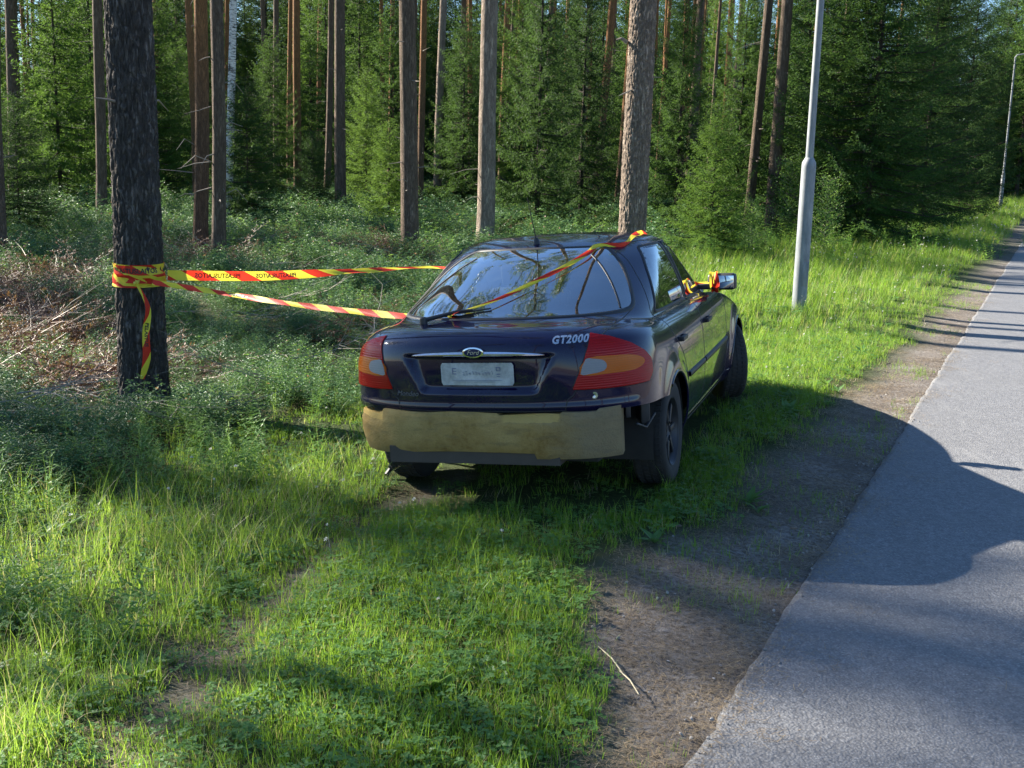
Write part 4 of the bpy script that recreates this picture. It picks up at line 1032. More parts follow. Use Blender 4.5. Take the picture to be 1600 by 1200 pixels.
for k, nm in enumerate(names):
    f = F[(panel == k) & ~dead]; used = np.unique(f); mp = np.full(len(V), -1); mp[used] = np.arange(len(used))
    me = bpy.data.meshes.new(nm); me.from_pydata([tuple(q) for q in V[used]], [], [tuple(q) for q in mp[f]]); me.update()
    me.polygons.foreach_set("use_smooth", np.ones(len(me.polygons), bool)); me.normals_split_custom_set_from_vertices([tuple(q) for q in VN[used]])
    PANEL[k] = link(nm, me, PAINT, CAR)

def strip(pts, w, h, name, mat, parent, lift=0.0, closed=False, nrm=None):
    """flat raised band along points lying on the shell; pts = [(pos, normal)]"""
    V_ = []; F_ = []; n_ = len(pts)
    for i, (p, n) in enumerate(pts):
        a = pts[(i + 1) % n_ if closed else min(i + 1, n_ - 1)][0]; b = pts[(i - 1) % n_ if closed else max(i - 1, 0)][0]
        tg = (a - b).normalized(); s = tg.cross(n).normalized() * w / 2; n = n.normalized()
        V_ += [p - s + n * (lift - .002), p - s * .8 + n * (lift + h), p + s * .8 + n * (lift + h), p + s + n * (lift - .002)]
    m_ = n_ if closed else n_ - 1
    for i in range(m_):
        j = (i + 1) % n_
        for k in range(3): F_.append((i * 4 + k, i * 4 + k + 1, j * 4 + k + 1, j * 4 + k))
    me = bpy.data.meshes.new(name); me.from_pydata([tuple(v) for v in V_], [], F_); me.update()
    me.polygons.foreach_set("use_smooth", np.ones(len(me.polygons), bool))
    return link(name, me, mat, parent)
def resample(poly, step, closed=True):
    p = np.array(poly); 
    if closed: p = np.vstack([p, p[:1]])
    s = np.concatenate([[0], np.cumsum(np.linalg.norm(np.diff(p, axis=0), axis=1))]); n_ = max(8, int(s[-1] / step)); q = np.linspace(0, s[-1], n_ + (0 if closed else 1), endpoint=not closed)
    return np.stack([np.interp(q, s, p[:, i]) for i in range(p.shape[1])], -1)
def hits(fn, pts): return [h for h in (fn(p) for p in pts) if h is not None]
def az_cast(a, z): d = Vector((math.cos(a), -math.sin(a), 0)); return cast(Vector((.55, 0, z)) - d * 3.5, d)
def azf_cast(a, z): d = Vector((-math.cos(a), -math.sin(a), 0)); return cast(Vector((.4, 0, z)) - d * 3.5, d)
def patch(poly, fn, step, name, mat, parent, lift=.004, thick=0, grid=None):
    """part lying on the shell inside an outline given in the shell's own 2-D coordinates"""
    import bmesh
    out = resample(poly, step); lo, hi = out.min(0), out.max(0)
    from mathutils.geometry import delaunay_2d_cdt
    gs = grid or step; ins = []
    ys = np.arange(lo[1] + gs / 2, hi[1], gs); xs = np.arange(lo[0] + gs / 2, hi[0], gs); XX, YY = np.meshgrid(xs, ys); XX = XX.ravel(); YY = YY.ravel()
    k = pip(XX, YY, shrink(out, gs * .35)); ins = np.stack([XX[k], YY[k]], -1)
    allp = [Vector(p) for p in np.vstack([out, ins])]; n_ = len(out)
    vv, ee, ff, *_ = delaunay_2d_cdt(allp, [], [list(range(n_))], 1, 1e-6)
    P_ = [fn((v.x, v.y)) for v in vv]; ok = [h is not None for h in P_]
    V_ = [tuple(h[0] + h[1] * lift) if h else (0, 0, 0) for h in P_]; F_ = [tuple(f) for f in ff if all(ok[i] for i in f)]
    N_ = [h[1] if h else Vector((0, 0, 1)) for h in P_]
    nb = len(V_)
    fl = []
    for f in F_:
        a, b, c_ = [Vector(V_[i]) for i in f[:3]]
        fl.append(f if (b - a).cross(c_ - a).dot(N_[f[0]]) > 0 else f[::-1])
    F_ = fl
    ms = bpy.data.meshes.new(name)
    if thick:
        eset = {}
        for f in F_:
            for i in range(len(f)): e = (f[i], f[(i + 1) % len(f)]); eset[e] = 1
        bd = [e for e in eset if (e[1], e[0]) not in eset]; mpb = {}
        for a, b in bd:
            for q in (a, b):
                if q not in mpb: mpb[q] = len(V_); V_.append(tuple(Vector(V_[q]) - N_[q] * (lift + thick)))
        F_ += [(b, a, mpb[a], mpb[b]) for a, b in bd]
    ms.from_pydata(V_, [], F_); ms.update(); ms.polygons.foreach_set("use_smooth", np.ones(len(ms.polygons), bool))
    try: ms.set_sharp_from_angle(angle=math.radians(50))
    except Exception: pass
    return link(name, ms, mat, parent)
azf = lambda p: az_cast(p[0], p[1])
# glazing
rgp = smooth_poly(RGa, 4)
patch(rgp, azf, .025, "rear_window", GLASS, PANEL[5], .001)
h = hits(azf, resample(rgp, .02)); strip(h, .030, .0035, "window_seal", RUBBER, PANEL[5], 0, True)
for sg in (-1, 1):     # dark ceramic band with defroster bus where the glass turns the corner
    pts = hits(azf, [(sg * -(.66 + .015 * k), 1.04 + .03 * k) for k in range(0, 10)]); strip(pts, .014, .001, "glass_band", RUBBER, PANEL[5], .003)
wsp = smooth_poly(WSa, 4); wcast = lambda p: azf_cast(p[0], p[1])
patch(wsp, wcast, .035, "windscreen", GLASS, CAR, .001); strip(hits(wcast, resample(wsp, .03)), .032, .003, "window_seal", RUBBER, CAR, 0, True)
for sg, pr_, pf_ in ((-1, 1, 3), (1, 2, 4)):
    fn = (lambda s_: (lambda p: onside(p[0], p[1], s_)))(sg)
    for poly, pan in ((W_rear, pr_), (W_front, pf_)):
        sp_ = smooth_poly(poly, 3)
        patch(sp_, fn, .03, "window_glass", GLASS, PANEL[pan], .001); strip(hits(fn, resample(sp_, .02)), .022, .004, "window_seal", RUBBER, PANEL[pan], 0, True)
    # shut lines round the doors
    for poly, pan in ((door_r, pr_), (door_f, pf_)):
        strip(hits(fn, resample(poly, .02)), .007, .0012, "shut_line", RUBBER, PANEL[pan], 0, True)
    # rub strip
    for a, b, pan in ((.46, 1.025, pr_), (1.055, 2.10, pf_)):
        strip(hits(fn, [(x_, .555) for x_ in np.linspace(a, b, 24)]), .034, .010, "rub_strip", PLAST, PANEL[pan], 0)
    strip(hits(fn, [(x_, .285) for x_ in np.linspace(.40, 2.30, 50)]), .02, .004, "sill_edge", PAINT, CAR, 0)
    # handles
    for x_, pan in ((.30, pr_), (1.22, pf_)):
        hh = fn((x_, .80)); mb = MB(); M_ = Matrix.Rotation(0, 3, 'Z')
        mb.box((hh[0].x, hh[0].y + sg * .018, .80), (.15, .022, .026)); mb.box((hh[0].x - .06, hh[0].y + sg * .004, .80), (.022, .03, .03)); mb.box((hh[0].x + .06, hh[0].y + sg * .004, .80), (.022, .03, .03))
        mb.build("handle", PLAST, PANEL[pan], bevel=.004)
    # arch lips
    for cxw in (0, 2.704):
        pts = []
        for q in np.linspace(math.radians(-12 if cxw else -12), math.radians(192), 50):
            zq = .30 + .347 * math.sin(q); xq = cxw + .347 * math.cos(q)
            if cxw == 0 and xq < -.2 and zq < .60: continue
            hh = fn((xq, zq))
            if hh: pts.append(hh)
        strip(pts, .022, .006, "arch_lip", PAINT, CAR, 0)
# tailgate shut line
tl = [(tg, z) for z, tg in zip(np.linspace(.58, 1.03, 30), np.interp(np.linspace(.58, 1.03, 30), [.60, .64, .66, .80, .95, .99, 1.03], [.46, .47, .50, .585, .625, .655, .675]))]
for sg in (-1, 1): strip(hits(lambda p: cast((-3, sg * p[0], p[1]), (1, 0, 0)), tl), .007, .0012, "shut_line", RUBBER, PANEL[5], 0)
strip(hits(lambda p: cast((-3, p[0], p[1]), (1, 0, 0)), [(y_, .582) for y_ in np.linspace(-.46, .46, 40)]), .007, .001, "shut_line", RUBBER, PANEL[5])
# tail lights
for sg in (-1, 1):
    R_ = [(-.86, .625, .962), (-.885, .575, .83), (-.89, .51, .692), (-.84, .62, .688), (-.70, .775, .688), (-.58, .845, .690), (-.545, .865, .735), (-.55, .868, .80), (-.60, .84, .850), (-.68, .785, .900), (-.78, .71, .940)]
    pl = [(az(x_, y_), z_) for x_, y_, z_ in R_]
    if sg < 0: pl = [(-a, z_) for a, z_ in pl]
    pl = smooth_poly(pl, 1)
    L_ = patch(pl, azf, .014, "tail_light", RED, CAR, .007, .012)
    strip(hits(azf, resample(pl, .015)), .010, .002, "light_seal", RUBBER, L_, 0, True)
    A_ = [(-.885, .592, .845), (-.885, .552, .765), (-.80, .68, .762), (-.68, .79, .765), (-.62, .825, .785), (-.61, .83, .805), (-.64, .815, .825), (-.70, .775, .842), (-.80, .69, .850)]
    pa = [(sg * az(x_, y_), z_) for x_, y_, z_ in A_]; patch(smooth_poly(pa, 2), azf, .012, "amber_lens", AMBER, L_, .0095, .003)
    B_ = [(-.885, .588, .842), (-.885, .555, .768), (-.86, .60, .768), (-.82, .66, .778), (-.805, .675, .805), (-.82, .66, .832), (-.86, .615, .842)]
    pb = [(sg * az(x_, y_), z_) for x_, y_, z_ in B_]; patch(smooth_poly(pb, 2), azf, .012, "clear_lens", CLEAR, L_, .012, .003)
# text helper
def text_mesh(s, size, depth=.002, shear=0, space=1, bold=0):
    cu = bpy.data.curves.new("lettering", 'FONT'); cu.body = s; cu.size = size; cu.extrude = depth; cu.shear = shear; cu.align_x = 'CENTER'; cu.align_y = 'CENTER'; cu.space_character = space; cu.offset = bold; cu.resolution_u = 3
    o = bpy.data.objects.new("lettering", cu); COL.objects.link(o); dg = bpy.context.evaluated_depsgraph_get(); me = bpy.data.meshes.new_from_object(o.evaluated_get(dg)); bpy.data.objects.remove(o); me.name = "lettering"; return me
def rear_text(s, size, y, z, mat, name, lift=.004, **kw):
    me = text_mesh(s, size, **kw)
    for v in me.vertices:
        h_ = cast((-3, y - v.co.x, z + v.co.y), (1, 0, 0)); n_ = h_[1]; v.co = h_[0] + n_ * (lift + v.co.z)
    return link(name, me, mat, PANEL[5])
rear_text("GT2000", .047, -.485, .940, SILVER, "badge_lettering", space=1.12, bold=.0018, depth=.0015)
rear_text("Mondeo", .040, .405, .672, flat("worn_badge", (.14, .14, .16), .4), "script_badge", shear=.35, depth=.001)
# chrome bar and oval badge
mb = MB(); V_ = []; n_ = 60
prof = [(-.0, -.016), (-.012, -.012), (-.024, -.004), (-.024, .004), (-.012, .013), (0, .016)]
for i in range(n_ + 1):
    y_ = .365 - .73 * i / n_; k = math.sqrt(max(0, 1 - abs(y_ / .366) ** 5)) * (.75 + .25 * (1 - abs(y_ / .365)))
    base = cast((-3, y_, .885), (1, 0, 0))[0].x - .000
    for (dx, dz) in prof: V_.append((base + dx * k - .001, y_, .885 + dz * max(k, .05) - .010 * (abs(y_) / .365) ** 2))
F_ = [(i * 6 + k, i * 6 + k + 1, i * 6 + k + 7, i * 6 + k + 6) for i in range(n_) for k in range(5)]
mb.add(V_, F_); mb.build("chrome_bar", CHROME, PANEL[5])
bx = cast((-3, 0, .885), (1, 0, 0))[0].x - .024
def oval(a, b, z, x, th_, name, mat, par):
    mb = MB(); ring = lambda k, dx: [(x - dx, a * k * math.cos(q), z + b * k * math.sin(q)) for q in np.linspace(0, 2 * math.pi, 41)[:-1]]
    R1, R2, R3 = ring(1, -.006), ring(1, th_ * .7), ring(.86, th_); V_ = R1 + R2 + R3 + [(x - th_, 0, z)]; F_ = []
    for r_ in range(2): F_ += [(r_ * 40 + i, r_ * 40 + (i + 1) % 40, (r_ + 1) * 40 + (i + 1) % 40, (r_ + 1) * 40 + i) for i in range(40)]
    F_ += [(80 + i, 80 + (i + 1) % 40, 120) for i in range(40)]; mb.add(V_, F_); return mb.build(name, mat, par)
oval(.058, .028, .897, bx, .006, "badge_rim", CHROME, PANEL[5]); oval(.048, .0205, .897, bx - .0062, .0012, "badge_oval", flat("badge_blue", (.012, .02, .085), .2, .3), PANEL[5])
me = text_mesh("Ford", .034, .0004, .35); me.transform(Matrix(((0, 0, -1, bx - .0084), (-1, 0, 0, 0), (0, 1, 0, .897), (0, 0, 0, 1)))); link("badge_script", me, SILVER, PANEL[5])
# plate
px_ = cast((-3, 0, .78), (1, 0, 0))[0].x - .012; TL = Matrix.Rotation(math.radians(-1), 4, 'X')
t = NT("weathered_plate"); c = t.coord(); n = t.noise(c, 14, 6, .7); t.set(color=t.ramp(n, [(.35, (.30, .31, .31)), (.6, (.52, .53, .53)), (.8, (.60, .60, .60))]), rough=.6); PLATE = t.m
V_ = []; F_ = []; nx_, nz_ = 24, 8
for a in (0, 1):
    for i in range(nx_ + 1):
        for j in range(nz_ + 1):
            y_ = .2 - .4 * i / nx_; z_ = .778 + .118 * (j / nz_ - .5); b_ = .006 * noise.noise(Vector((y_ * 9, z_ * 12, 4)))
            cut = .008 if (i in (0, nx_) and j in (0, nz_)) else 0
            V_.append((px_ + b_ + (.0 if a else -.002), y_ - math.copysign(cut, y_), z_ + .012 * y_ * 0))
k_ = (nx_ + 1) * (nz_ + 1)
for i in range(nx_):
    for j in range(nz_): q = i * (nz_ + 1) + j; F_ += [(q, q + 1, q + nz_ + 2, q + nz_ + 1), (k_ + q, k_ + q + nz_ + 1, k_ + q + nz_ + 2, k_ + q + 1)]
for i in range(nx_): q = i * (nz_ + 1); F_ += [(q, q + nz_ + 1, k_ + q + nz_ + 1, k_ + q), (q + nz_, k_ + q + nz_, k_ + q + 2 * nz_ + 1, q + 2 * nz_ + 1)]
for j in range(nz_): F_ += [(j, k_ + j, k_ + j + 1, j + 1), (nx_ * (nz_ + 1) + j, nx_ * (nz_ + 1) + j + 1, k_ + nx_ * (nz_ + 1) + j + 1, k_ + nx_ * (nz_ + 1) + j)]
pl_ = MB().add(V_, F_).build("number_plate", PLATE, PANEL[5])
mb = MB(); mb2 = MB(); X_ = px_ - .0065
for (y_, z_, w_, h_) in [(.124, .790, .022, .005), (.124, .776, .022, .005), (.124, .762, .022, .005), (.133, .777, .005, .03), (-.118, .795, .020, .005), (-.118, .778, .020, .005), (-.127, .787, .005, .02), (-.109, .787, .005, .02), (-.118, .760, .018, .005), (-.118, .748, .018, .004)]: mb.box((X_, y_, z_ + .018), (.001, w_, h_))
for k in range(10):
    y_ = .075 - .0175 * k; mb2.box((X_, y_, .788 + .006 * math.sin(k * 2.3)), (.001, .010 if k % 3 else .004, .005)); mb2.box((X_, y_ - .004, .780 - .003 * math.cos(k)), (.001, .004, .012))
mb2.box((X_, 0, .746), (.001, .27, .003)); mb2.box((X_, .01, .738), (.001, .22, .002))
tag(mb.build("plate_marks", flat("faded_blue_print", (.20, .215, .30), .7), pl_, False), kind="stuff"); tag(mb2.build("faded_marks", flat("faded_grey_print", (.27, .29, .34), .7), pl_, False), kind="stuff")
# small lock and screw
hh = cast((-3, -.60, .655), (1, 0, 0)); mb = MB(); mb.lathe([(0, .0), (-.004, .012), (-.004, .018), (.004, .018)], 'X', tuple(hh[0]), 14); mb.build("tow_cover_screw", SILVER, CAR)
# bumper foam
def rear_row(z_, off, y0, y1, n=90):
    o = []
    for y_ in np.linspace(y0, y1, n):
        k = abs(y_) / .80; x_ = -.905 + off + .30 * k ** 4 * (1 if k < 1 else 1); o.append((x_, y_))
    return o
V_ = []; F_ = []; yl = np.linspace(.79, -.72, 110); nz_ = 14
for a in (0, 1):
    for i, y_ in enumerate(yl):
        k = abs(y_) / .79; xb = -.915 + .26 * k ** 5
        top = .578 + .004 * math.sin(y_ * 14)
        if y_ > .60: top = .550 + .012 * (y_ - .6)
        if .605 > y_ > .57: top = .562
        if -.10 > y_ > -.14: top -= .012
        if -.14 > y_ > -.43: top -= .012
        if y_ < -.62: top += .012
        bot = .362 + .004 * math.sin(y_ * 3 + 1) - (.018 if y_ > .5 else .012 * max(0, (y_ - .2) / .3))
        if y_ < -.30: bot -= .028
        if abs(y_) > .72: bot += (abs(y_) - .72) * .9; top -= (abs(y_) - .72) * .10
        for j in range(nz_ + 1):
            f = j / nz_; z_ = bot + (top - bot) * f; rnd = .018 * (abs(2 * f - 1) ** 4)
            nn = .004 * noise.noise(Vector((y_ * 3, z_ * 6, 1))) + .003 * noise.noise(Vector((y_ * 12, z_ * 16, 3)))
            ch = 0
            if f > .80 and -.13 > y_ > -.44: ch = .022 * min(1, (f - .80) * 12) * (1 - abs((y_ + .285) / .16) ** 2 * .6)   # broken out wedge
            if f > .78 and y_ > .58: ch += .014
            V_.append((xb + rnd + nn + ch, y_ * (1 - .02 * rnd), z_) if a == 0 else (xb + .11, y_ * .985, z_))
k_ = len(yl) * (nz_ + 1); w_ = nz_ + 1
for i in range(len(yl) - 1):
    for j in range(nz_): q = i * w_ + j; F_ += [(q, q + w_, q + w_ + 1, q + 1), (k_ + q, k_ + q + 1, k_ + q + w_ + 1, k_ + q + w_)]
    q = i * w_; F_ += [(q, k_ + q, k_ + q + w_, q + w_), (q + nz_, q + w_ + nz_, k_ + q + w_ + nz_, k_ + q + nz_)]
for q0 in (0, (len(yl) - 1) * w_):
    for j in range(nz_): q = q0 + j; F_.append((q, q + 1, k_ + q + 1, k_ + q))
MB().add(V_, F_).build("bumper_foam", FOAM, CAR)
# bare rear panel, floor, arch liners, silencer
mb = MB(); mb.box((-.64, 0, .53), (.18, 1.36, .16)); mb.box((-.45, 0, .44), (.62, 1.20, .30)); mb.box((1.4, 0, .26), (3.0, 1.44, .12)); mb.box((3.0, 0, .45), (.8, 1.3, .4))
mb.build("floor_pan", UNDER, CAR, bevel=.015)
mb = MB(); mb.box((-.74, .05, .345), (.30, .95, .09)); mb.tube([(-.6, .15, .32), (.1, .2, .28), (1.5, .1, .22)], .028, 8); mb.build("silencer", flat("rusty_steel", (.07, .055, .045), .8), CAR, bevel=0)
for sg in (-1, 1):
    mb = MB(); mb.box((-.40, sg * .76, .50), (.20, .05, .12), Matrix.Rotation(-sg * .35, 3, 'Z')); mb.box((-.50, sg * .68, .53), (.16, .03, .08), Matrix.Rotation(-sg * .5, 3, 'Z')); mb.tube([(-.42, sg * .83, .49), (-.52, sg * .80, .43), (-.62, sg * .77, .47)], .010, 6)
    mb.build("bumper_bracket", PLAST, CAR, bevel=.006)
for cxw in (0, 2.704):
    for sg in (-1, 1):
        V_ = []; F_ = []; n_ = 28
        for i in range(n_ + 1):
            q = math.radians(-15 + 210 * i / n_); rr = .352
            for yy in (.50, .845): V_.append((cxw + rr * math.cos(q), sg * (yy if not (cxw == 0 and math.cos(q) < -.5) else min(yy, .80)), .30 + rr * math.sin(q)))
        for i in range(n_): F_.append((2 * i, 2 * i + 1, 2 * i + 3, 2 * i + 2))
        V_ += [(cxw, sg * .50, .30)]; F_ += [(2 * i, 2 * i + 2, len(V_) - 1) for i in range(n_)]
        MB().add(V_, F_).build("arch_liner", UNDER, CAR)
# wheels
def wheel(x_, y_, steer=0, sg=-1):
    w = empty("wheel"); w.parent = CAR; w.location = (x_, y_, .298); w.rotation_euler = (0, 0, steer + (math.pi if sg > 0 else 0))
    prof = [(.085, .19), (.092, .215), (.100, .255), (.094, .283), (.082, .294), (.05, .298), (-.05, .298), (-.082, .294), (-.094, .283), (-.100, .255), (-.092, .215), (-.085, .19)]
    # outer side is -Y
    mb = MB(); mb.lathe([(-a, r) for a, r in prof], 'Y', (0, 0, 0), 56)
    for k in range(56):
        q = 2 * math.pi * k / 56
        for yy in (-.06, -.02, .02, .06): mb.box((.299 * math.cos(q + yy), yy, .299 * math.sin(q + yy)), (.020, .026, .006), Matrix.Rotation(-q - yy + math.pi / 2, 3, 'Y'))
    tb = mb.build("tyre", TYRE, w)
    mb = MB(); mb.lathe([(-.090, .195), (-.082, .190), (-.070, .180), (-.050, .172), (-.045, .150), (-.058, .10), (-.062, .06), (-.050, .045), (-.050, .0)], 'Y', (0, 0, 0), 40); mb.lathe([(.09, .195), (.04, .17), (-.05, .172)], 'Y', (0, 0, 0), 40)
    rm = mb.build("rim", RIM, w)
    mb = MB()
    for k in range(7):
        q = 2 * math.pi * k / 7; M_ = Matrix.Rotation(-q, 3, 'Y'); mb.box((.115 * math.cos(q), -.062, .115 * math.sin(q)), (.12, .016, .034), M_)
    mb.build("spokes", RIM, w, bevel=.004)
    return w
wheel(0, -.755, 0, -1); wheel(0, .755, 0, 1); wheel(2.704, -.775, math.radians(25), -1); wheel(2.704, .76, math.radians(25), 1)
# mirrors
for sg in (-1, 1):
    m_ = empty("door_mirror"); m_.parent = PANEL[3 if sg < 0 else 4]
    mb = MB(); mb.box((1.72, sg * .905, 1.005), (.085, .20, .115), Matrix.Rotation(sg * .12, 3, 'Z')); ho = mb.build("mirror_housing", PLAST, m_, bevel=.026)
    mb = MB(); mb.box((1.70, sg * .80, .975), (.07, .13, .04)); mb.build("mirror_arm", PLAST, m_, bevel=.010)
    mb = MB(); mb.box((1.6745, sg * .91, 1.005), (.004, .165, .088), Matrix.Rotation(sg * .12, 3, 'Z')); mb.build("mirror_glass", flat("mirror_silver", (.8, .8, .8), .02, 1.0, var=.01), m_, bevel=.0015)
# rear wiper, aerial
a0 = az_cast(az(-.60, .40), 1.012)[0] + Vector((-.01, 0, .018)); mb = MB(); mb.lathe([(-.02, .022), (.012, .020), (.018, .012), (.018, 0)], 'Z', tuple(a0), 14)
q1 = az_cast(az(-.55, .22), 1.05)[0] + Vector((-.01, 0, .02)); q2 = az_cast(az(-.55, .14), 1.058)[0] + Vector((-.01, 0, .018))
mb.tube([a0, q1], [.013, .009], 8); mb.tube([q1, q2], [.008, .006], 6)
e1 = az_cast(az(-.55, .33), 1.045)[0] + Vector((0, 0, .010)); e2 = az_cast(az(-.5, .04), 1.068)[0] + Vector((0, 0, .010)); mb.tube([e1, q1 - Vector((0, 0, .01)), e2], [.005, .006, .005], 6)
mb.build("rear_wiper", PLAST, PANEL[5])
mb = MB(); mb.lathe([(-.01, .022), (.02, .016), (.032, .009)], 'Z', (.37, .03, 1.385), 12); mb.tube([(.37, .03, 1.40), (.24, .035, 1.66)], [.004, .0022], 6); mb.build("aerial", PLAST, CAR)
mb = MB(); hb = az_cast(0, 1.31); mb.box(tuple(hb[0] + Vector((.07, 0, -.02))), (.03, .22, .025)); mb.build("brake_light", RUBBER, PANEL[5], bevel=.004)
# cabin
def seat(x_, y_, w_, name, h_=.60, hr=True):
    s = empty(name); s.parent = CAR
    mb = MB(); mb.box((x_ + .22, y_, .50), (.50, w_, .16)); mb.build("cushion", SEATM, s, bevel=.03)
    mb = MB(); mb.box((x_ - .08, y_, .50 + h_ / 2), (.12, w_ * .95, h_), Matrix.Rotation(-.28, 3, 'Y')); mb.build("backrest", SEATM, s, bevel=.035)
    if hr:
        mb = MB()
        for yy in ([y_] if w_ < .8 else [y_ - .38, y_ + .38]): mb.box((x_ - .20, yy, .50 + h_ + .09), (.085, .25, .15), Matrix.Rotation(-.2, 3, 'Y'))
        mb.build("headrest", SEATM, s, bevel=.03)
seat(.30, 0, 1.22, "rear_bench", .52); seat(1.22, .36, .50, "front_seat", .56); seat(1.22, -.36, .50, "front_seat", .56)
mb = MB(); mb.box((1.78, 0, .86), (.36, 1.36, .16)); mb.build("dashboard", PLAST, CAR, bevel=.04)
mb = MB(); mb.box((-.28, 0, .97), (.50, 1.16, .018)); mb.build("parcel_shelf", SEATM, CAR, bevel=.004)
mb = MB(); mb.tube([(1.50 + .05 * math.sin(q), .36 + .19 * math.cos(q), .90 + .17 * math.sin(q)) for q in np.linspace(0, 2 * math.pi, 30)], .014, 6, False); mb.build("steering_wheel", PLAST, CAR)
for sg in (-1, 1):
    mb = MB(); mb.box((1.1, sg * .70, .68), (1.9, .04, .50)); mb.build("door_trim", TRIMM, CAR, bevel=.01)
mb = MB(); mb.lathe([(.0, .0), (.012, .07), (.0, .085), (-.004, .085)], 'Z', (-.42, .40, .985), 24); mb.build("shelf_speaker", PLAST, CAR)

# ------------------------------------------------------------------ barrier tape
t = NT("barrier_tape"); uv = t.node("ShaderNodeUVMap"); sep = t.node("ShaderNodeSeparateXYZ"); t.l.new(uv.outputs[0], sep.inputs[0])
sv = t.math('ADD', t.math('MULTIPLY', sep.outputs[0], 2.9), t.math('MULTIPLY', sep.outputs[1], .42)); fr = t.math('FRACT', sv)
red = t.math('LESS_THAN', fr, .5); col = t.mix(red, (.86, .72, .06), (.72, .045, .02)); t.set(color=col, rough=.55, spec=.25)
ts = t.node("ShaderNodeBsdfTranslucent"); t.l.new(col, ts.inputs[0]); mx = t.node("ShaderNodeMixShader"); mx.inputs[0].default_value = .35
t.l.new(t.b.outputs[0], mx.inputs[1]); t.l.new(ts.outputs[0], mx.inputs[2]); t.l.new(mx.outputs[0], t.out.inputs[0]); TAPE = t.m
INK = flat("tape_black_print", (.01, .01, .01), .5)
def ribbon(name, pts, ups, width, u0=0, texts=(), parent=None, mirror=False, n=160):
    """pts: centre line, ups: width direction at each point; returns the ribbon object with its lettering"""
    P_ = smooth_poly([tuple(p) for p in pts], max(2, n // (len(pts) - 1)), False) if len(pts) > 2 else np.linspace(np.array(pts[0]), np.array(pts[-1]), n)
    k = np.linspace(0, 1, len(pts)); f = np.linspace(0, 1, len(P_)); U_ = np.stack([np.interp(f, k, [u[i] for u in ups]) for i in range(3)], -1)
    Wd_ = np.interp(f, k, width) if hasattr(width, '__len__') else np.full(len(P_), width)
    tg = np.gradient(P_, axis=0); tg /= np.linalg.norm(tg, axis=1)[:, None] + 1e-9
    U_ -= tg * (U_ * tg).sum(1)[:, None]; U_ /= np.linalg.norm(U_, axis=1)[:, None]; N_ = np.cross(tg, U_)
    s = np.concatenate([[0], np.cumsum(np.linalg.norm(np.diff(P_, axis=0), axis=1))])
    nv = 5; V_ = []; uvs = []
    for i in range(len(P_)):
        for j in range(nv):
            q = j / (nv - 1) - .5; cup = .004 * math.sin(s[i] * 9 + j) ; V_.append(P_[i] + U_[i] * q * Wd_[i] + N_[i] * (cup + .10 * Wd_[i] * (4 * q * q - 1) * .5)); uvs.append((s[i] + u0, q + .5))
    I_ = np.arange(len(P_) * nv).reshape(-1, nv); F_ = np.stack([I_[:-1, :-1], I_[:-1, 1:], I_[1:, 1:], I_[1:, :-1]], -1).reshape(-1, 4)
    o = link(name, npmesh(name, V_, F_, True, uvs), TAPE, parent)
    for (txt, s0, hh, off, mir, side_) in texts:
        me = text_mesh(txt, hh, 0, 0, 1.0, .0014)
        for v in me.vertices:
            ss = s0 + (-v.co.x if mir else v.co.x); q = v.co.y; Pq = np.array([np.interp(ss, s, P_[:, i]) for i in range(3)]); Uq = np.array([np.interp(ss, s, U_[:, i]) for i in range(3)]); Nq = np.array([np.interp(ss, s, N_[:, i]) for i in range(3)]); wq = np.interp(ss, s, Wd_)
            qq = q / max(wq, .01); v.co = Pq + Uq * (q + off) + Nq * (.10 * wq * (4 * qq * qq - 1) * .5 + .004 * math.sin(ss * 9 + (qq + .5) * 4) + side_ * .0018)
        link("tape_lettering", me, INK, o)
    return o
def P3(px, py, Y): return ray(px, py, Y)
ZV = (0, 0, 1)
knot = P3(238, 441, 8.69)
mirR = cw(1.73, -.86, 1.01)
# upper strand, from the tree past the far side of the car
a = P3(262, 430, 8.82); b = P3(420, 431, 9.3); c_ = P3(560, 423, 9.9); d = P3(690, 418, 10.4); e = cw(1.85, .70, 1.03)
TAPE1 = ribbon("barrier_tape", [a, b, c_, d, e], [ZV, (.0, .25, 1), (.0, 1, .32), (-.05, 1, .08), (0, 1, .05)], [.078, .075, .07, .06, .06], .1,
   [("PELASTUSLAITOS", .40, .048, 0, True, 1), ("PELASTUSLAITOS", .90, .048, 0, True, 1)])
tag(TAPE1, "upper red and yellow barrier tape strand running from the pine to the car's far side", "barrier tape")
# lower strand, to the tail corner, over the rear window and roof to the mirror
f_ = cw(-.50, .50, 1.075)
m1_ = P3(450, 468, 8.0)
TAPE2 = ribbon("barrier_tape", [knot, P3(330, 455, 8.35), P3(450, 474, 7.75), P3(560, 487, 7.15), P3(655, 495, 6.62), cw(-.575, .22, 1.062)], [(0, .3, 1), (0, .8, .6), (0, .8, .6), (0, .8, .6), (.2, .9, .5), (.3, .9, .3)], [.04, .042, .040, .044, .052, .045], .3,
   [("PELASTUSLAITOS", .95, .030, 0, False, 1)])
tag(TAPE2, "lower twisted barrier tape strand sloping from the pine's knot to the car's tail", "barrier tape")
def rz_pt(x_, y_, z_, lift=.02):
    h_ = az_cast(az(x_, y_), z_); return CM @ (h_[0] + h_[1] * lift), (CM.to_3x3() @ h_[1])
pts = []; ups = []
L0 = [(-.56, .20, 1.062), (-.50, .09, 1.075), (-.40, -.02, 1.115), (-.22, -.15, 1.18), (-.02, -.28, 1.25), (.12, -.40, 1.305), (.24, -.50, 1.345)]
for k, q in enumerate(L0):
    p_, n_ = rz_pt(*q, lift=.025 if 0 < k < 6 else .012); pts.append(p_); ups.append(n_)
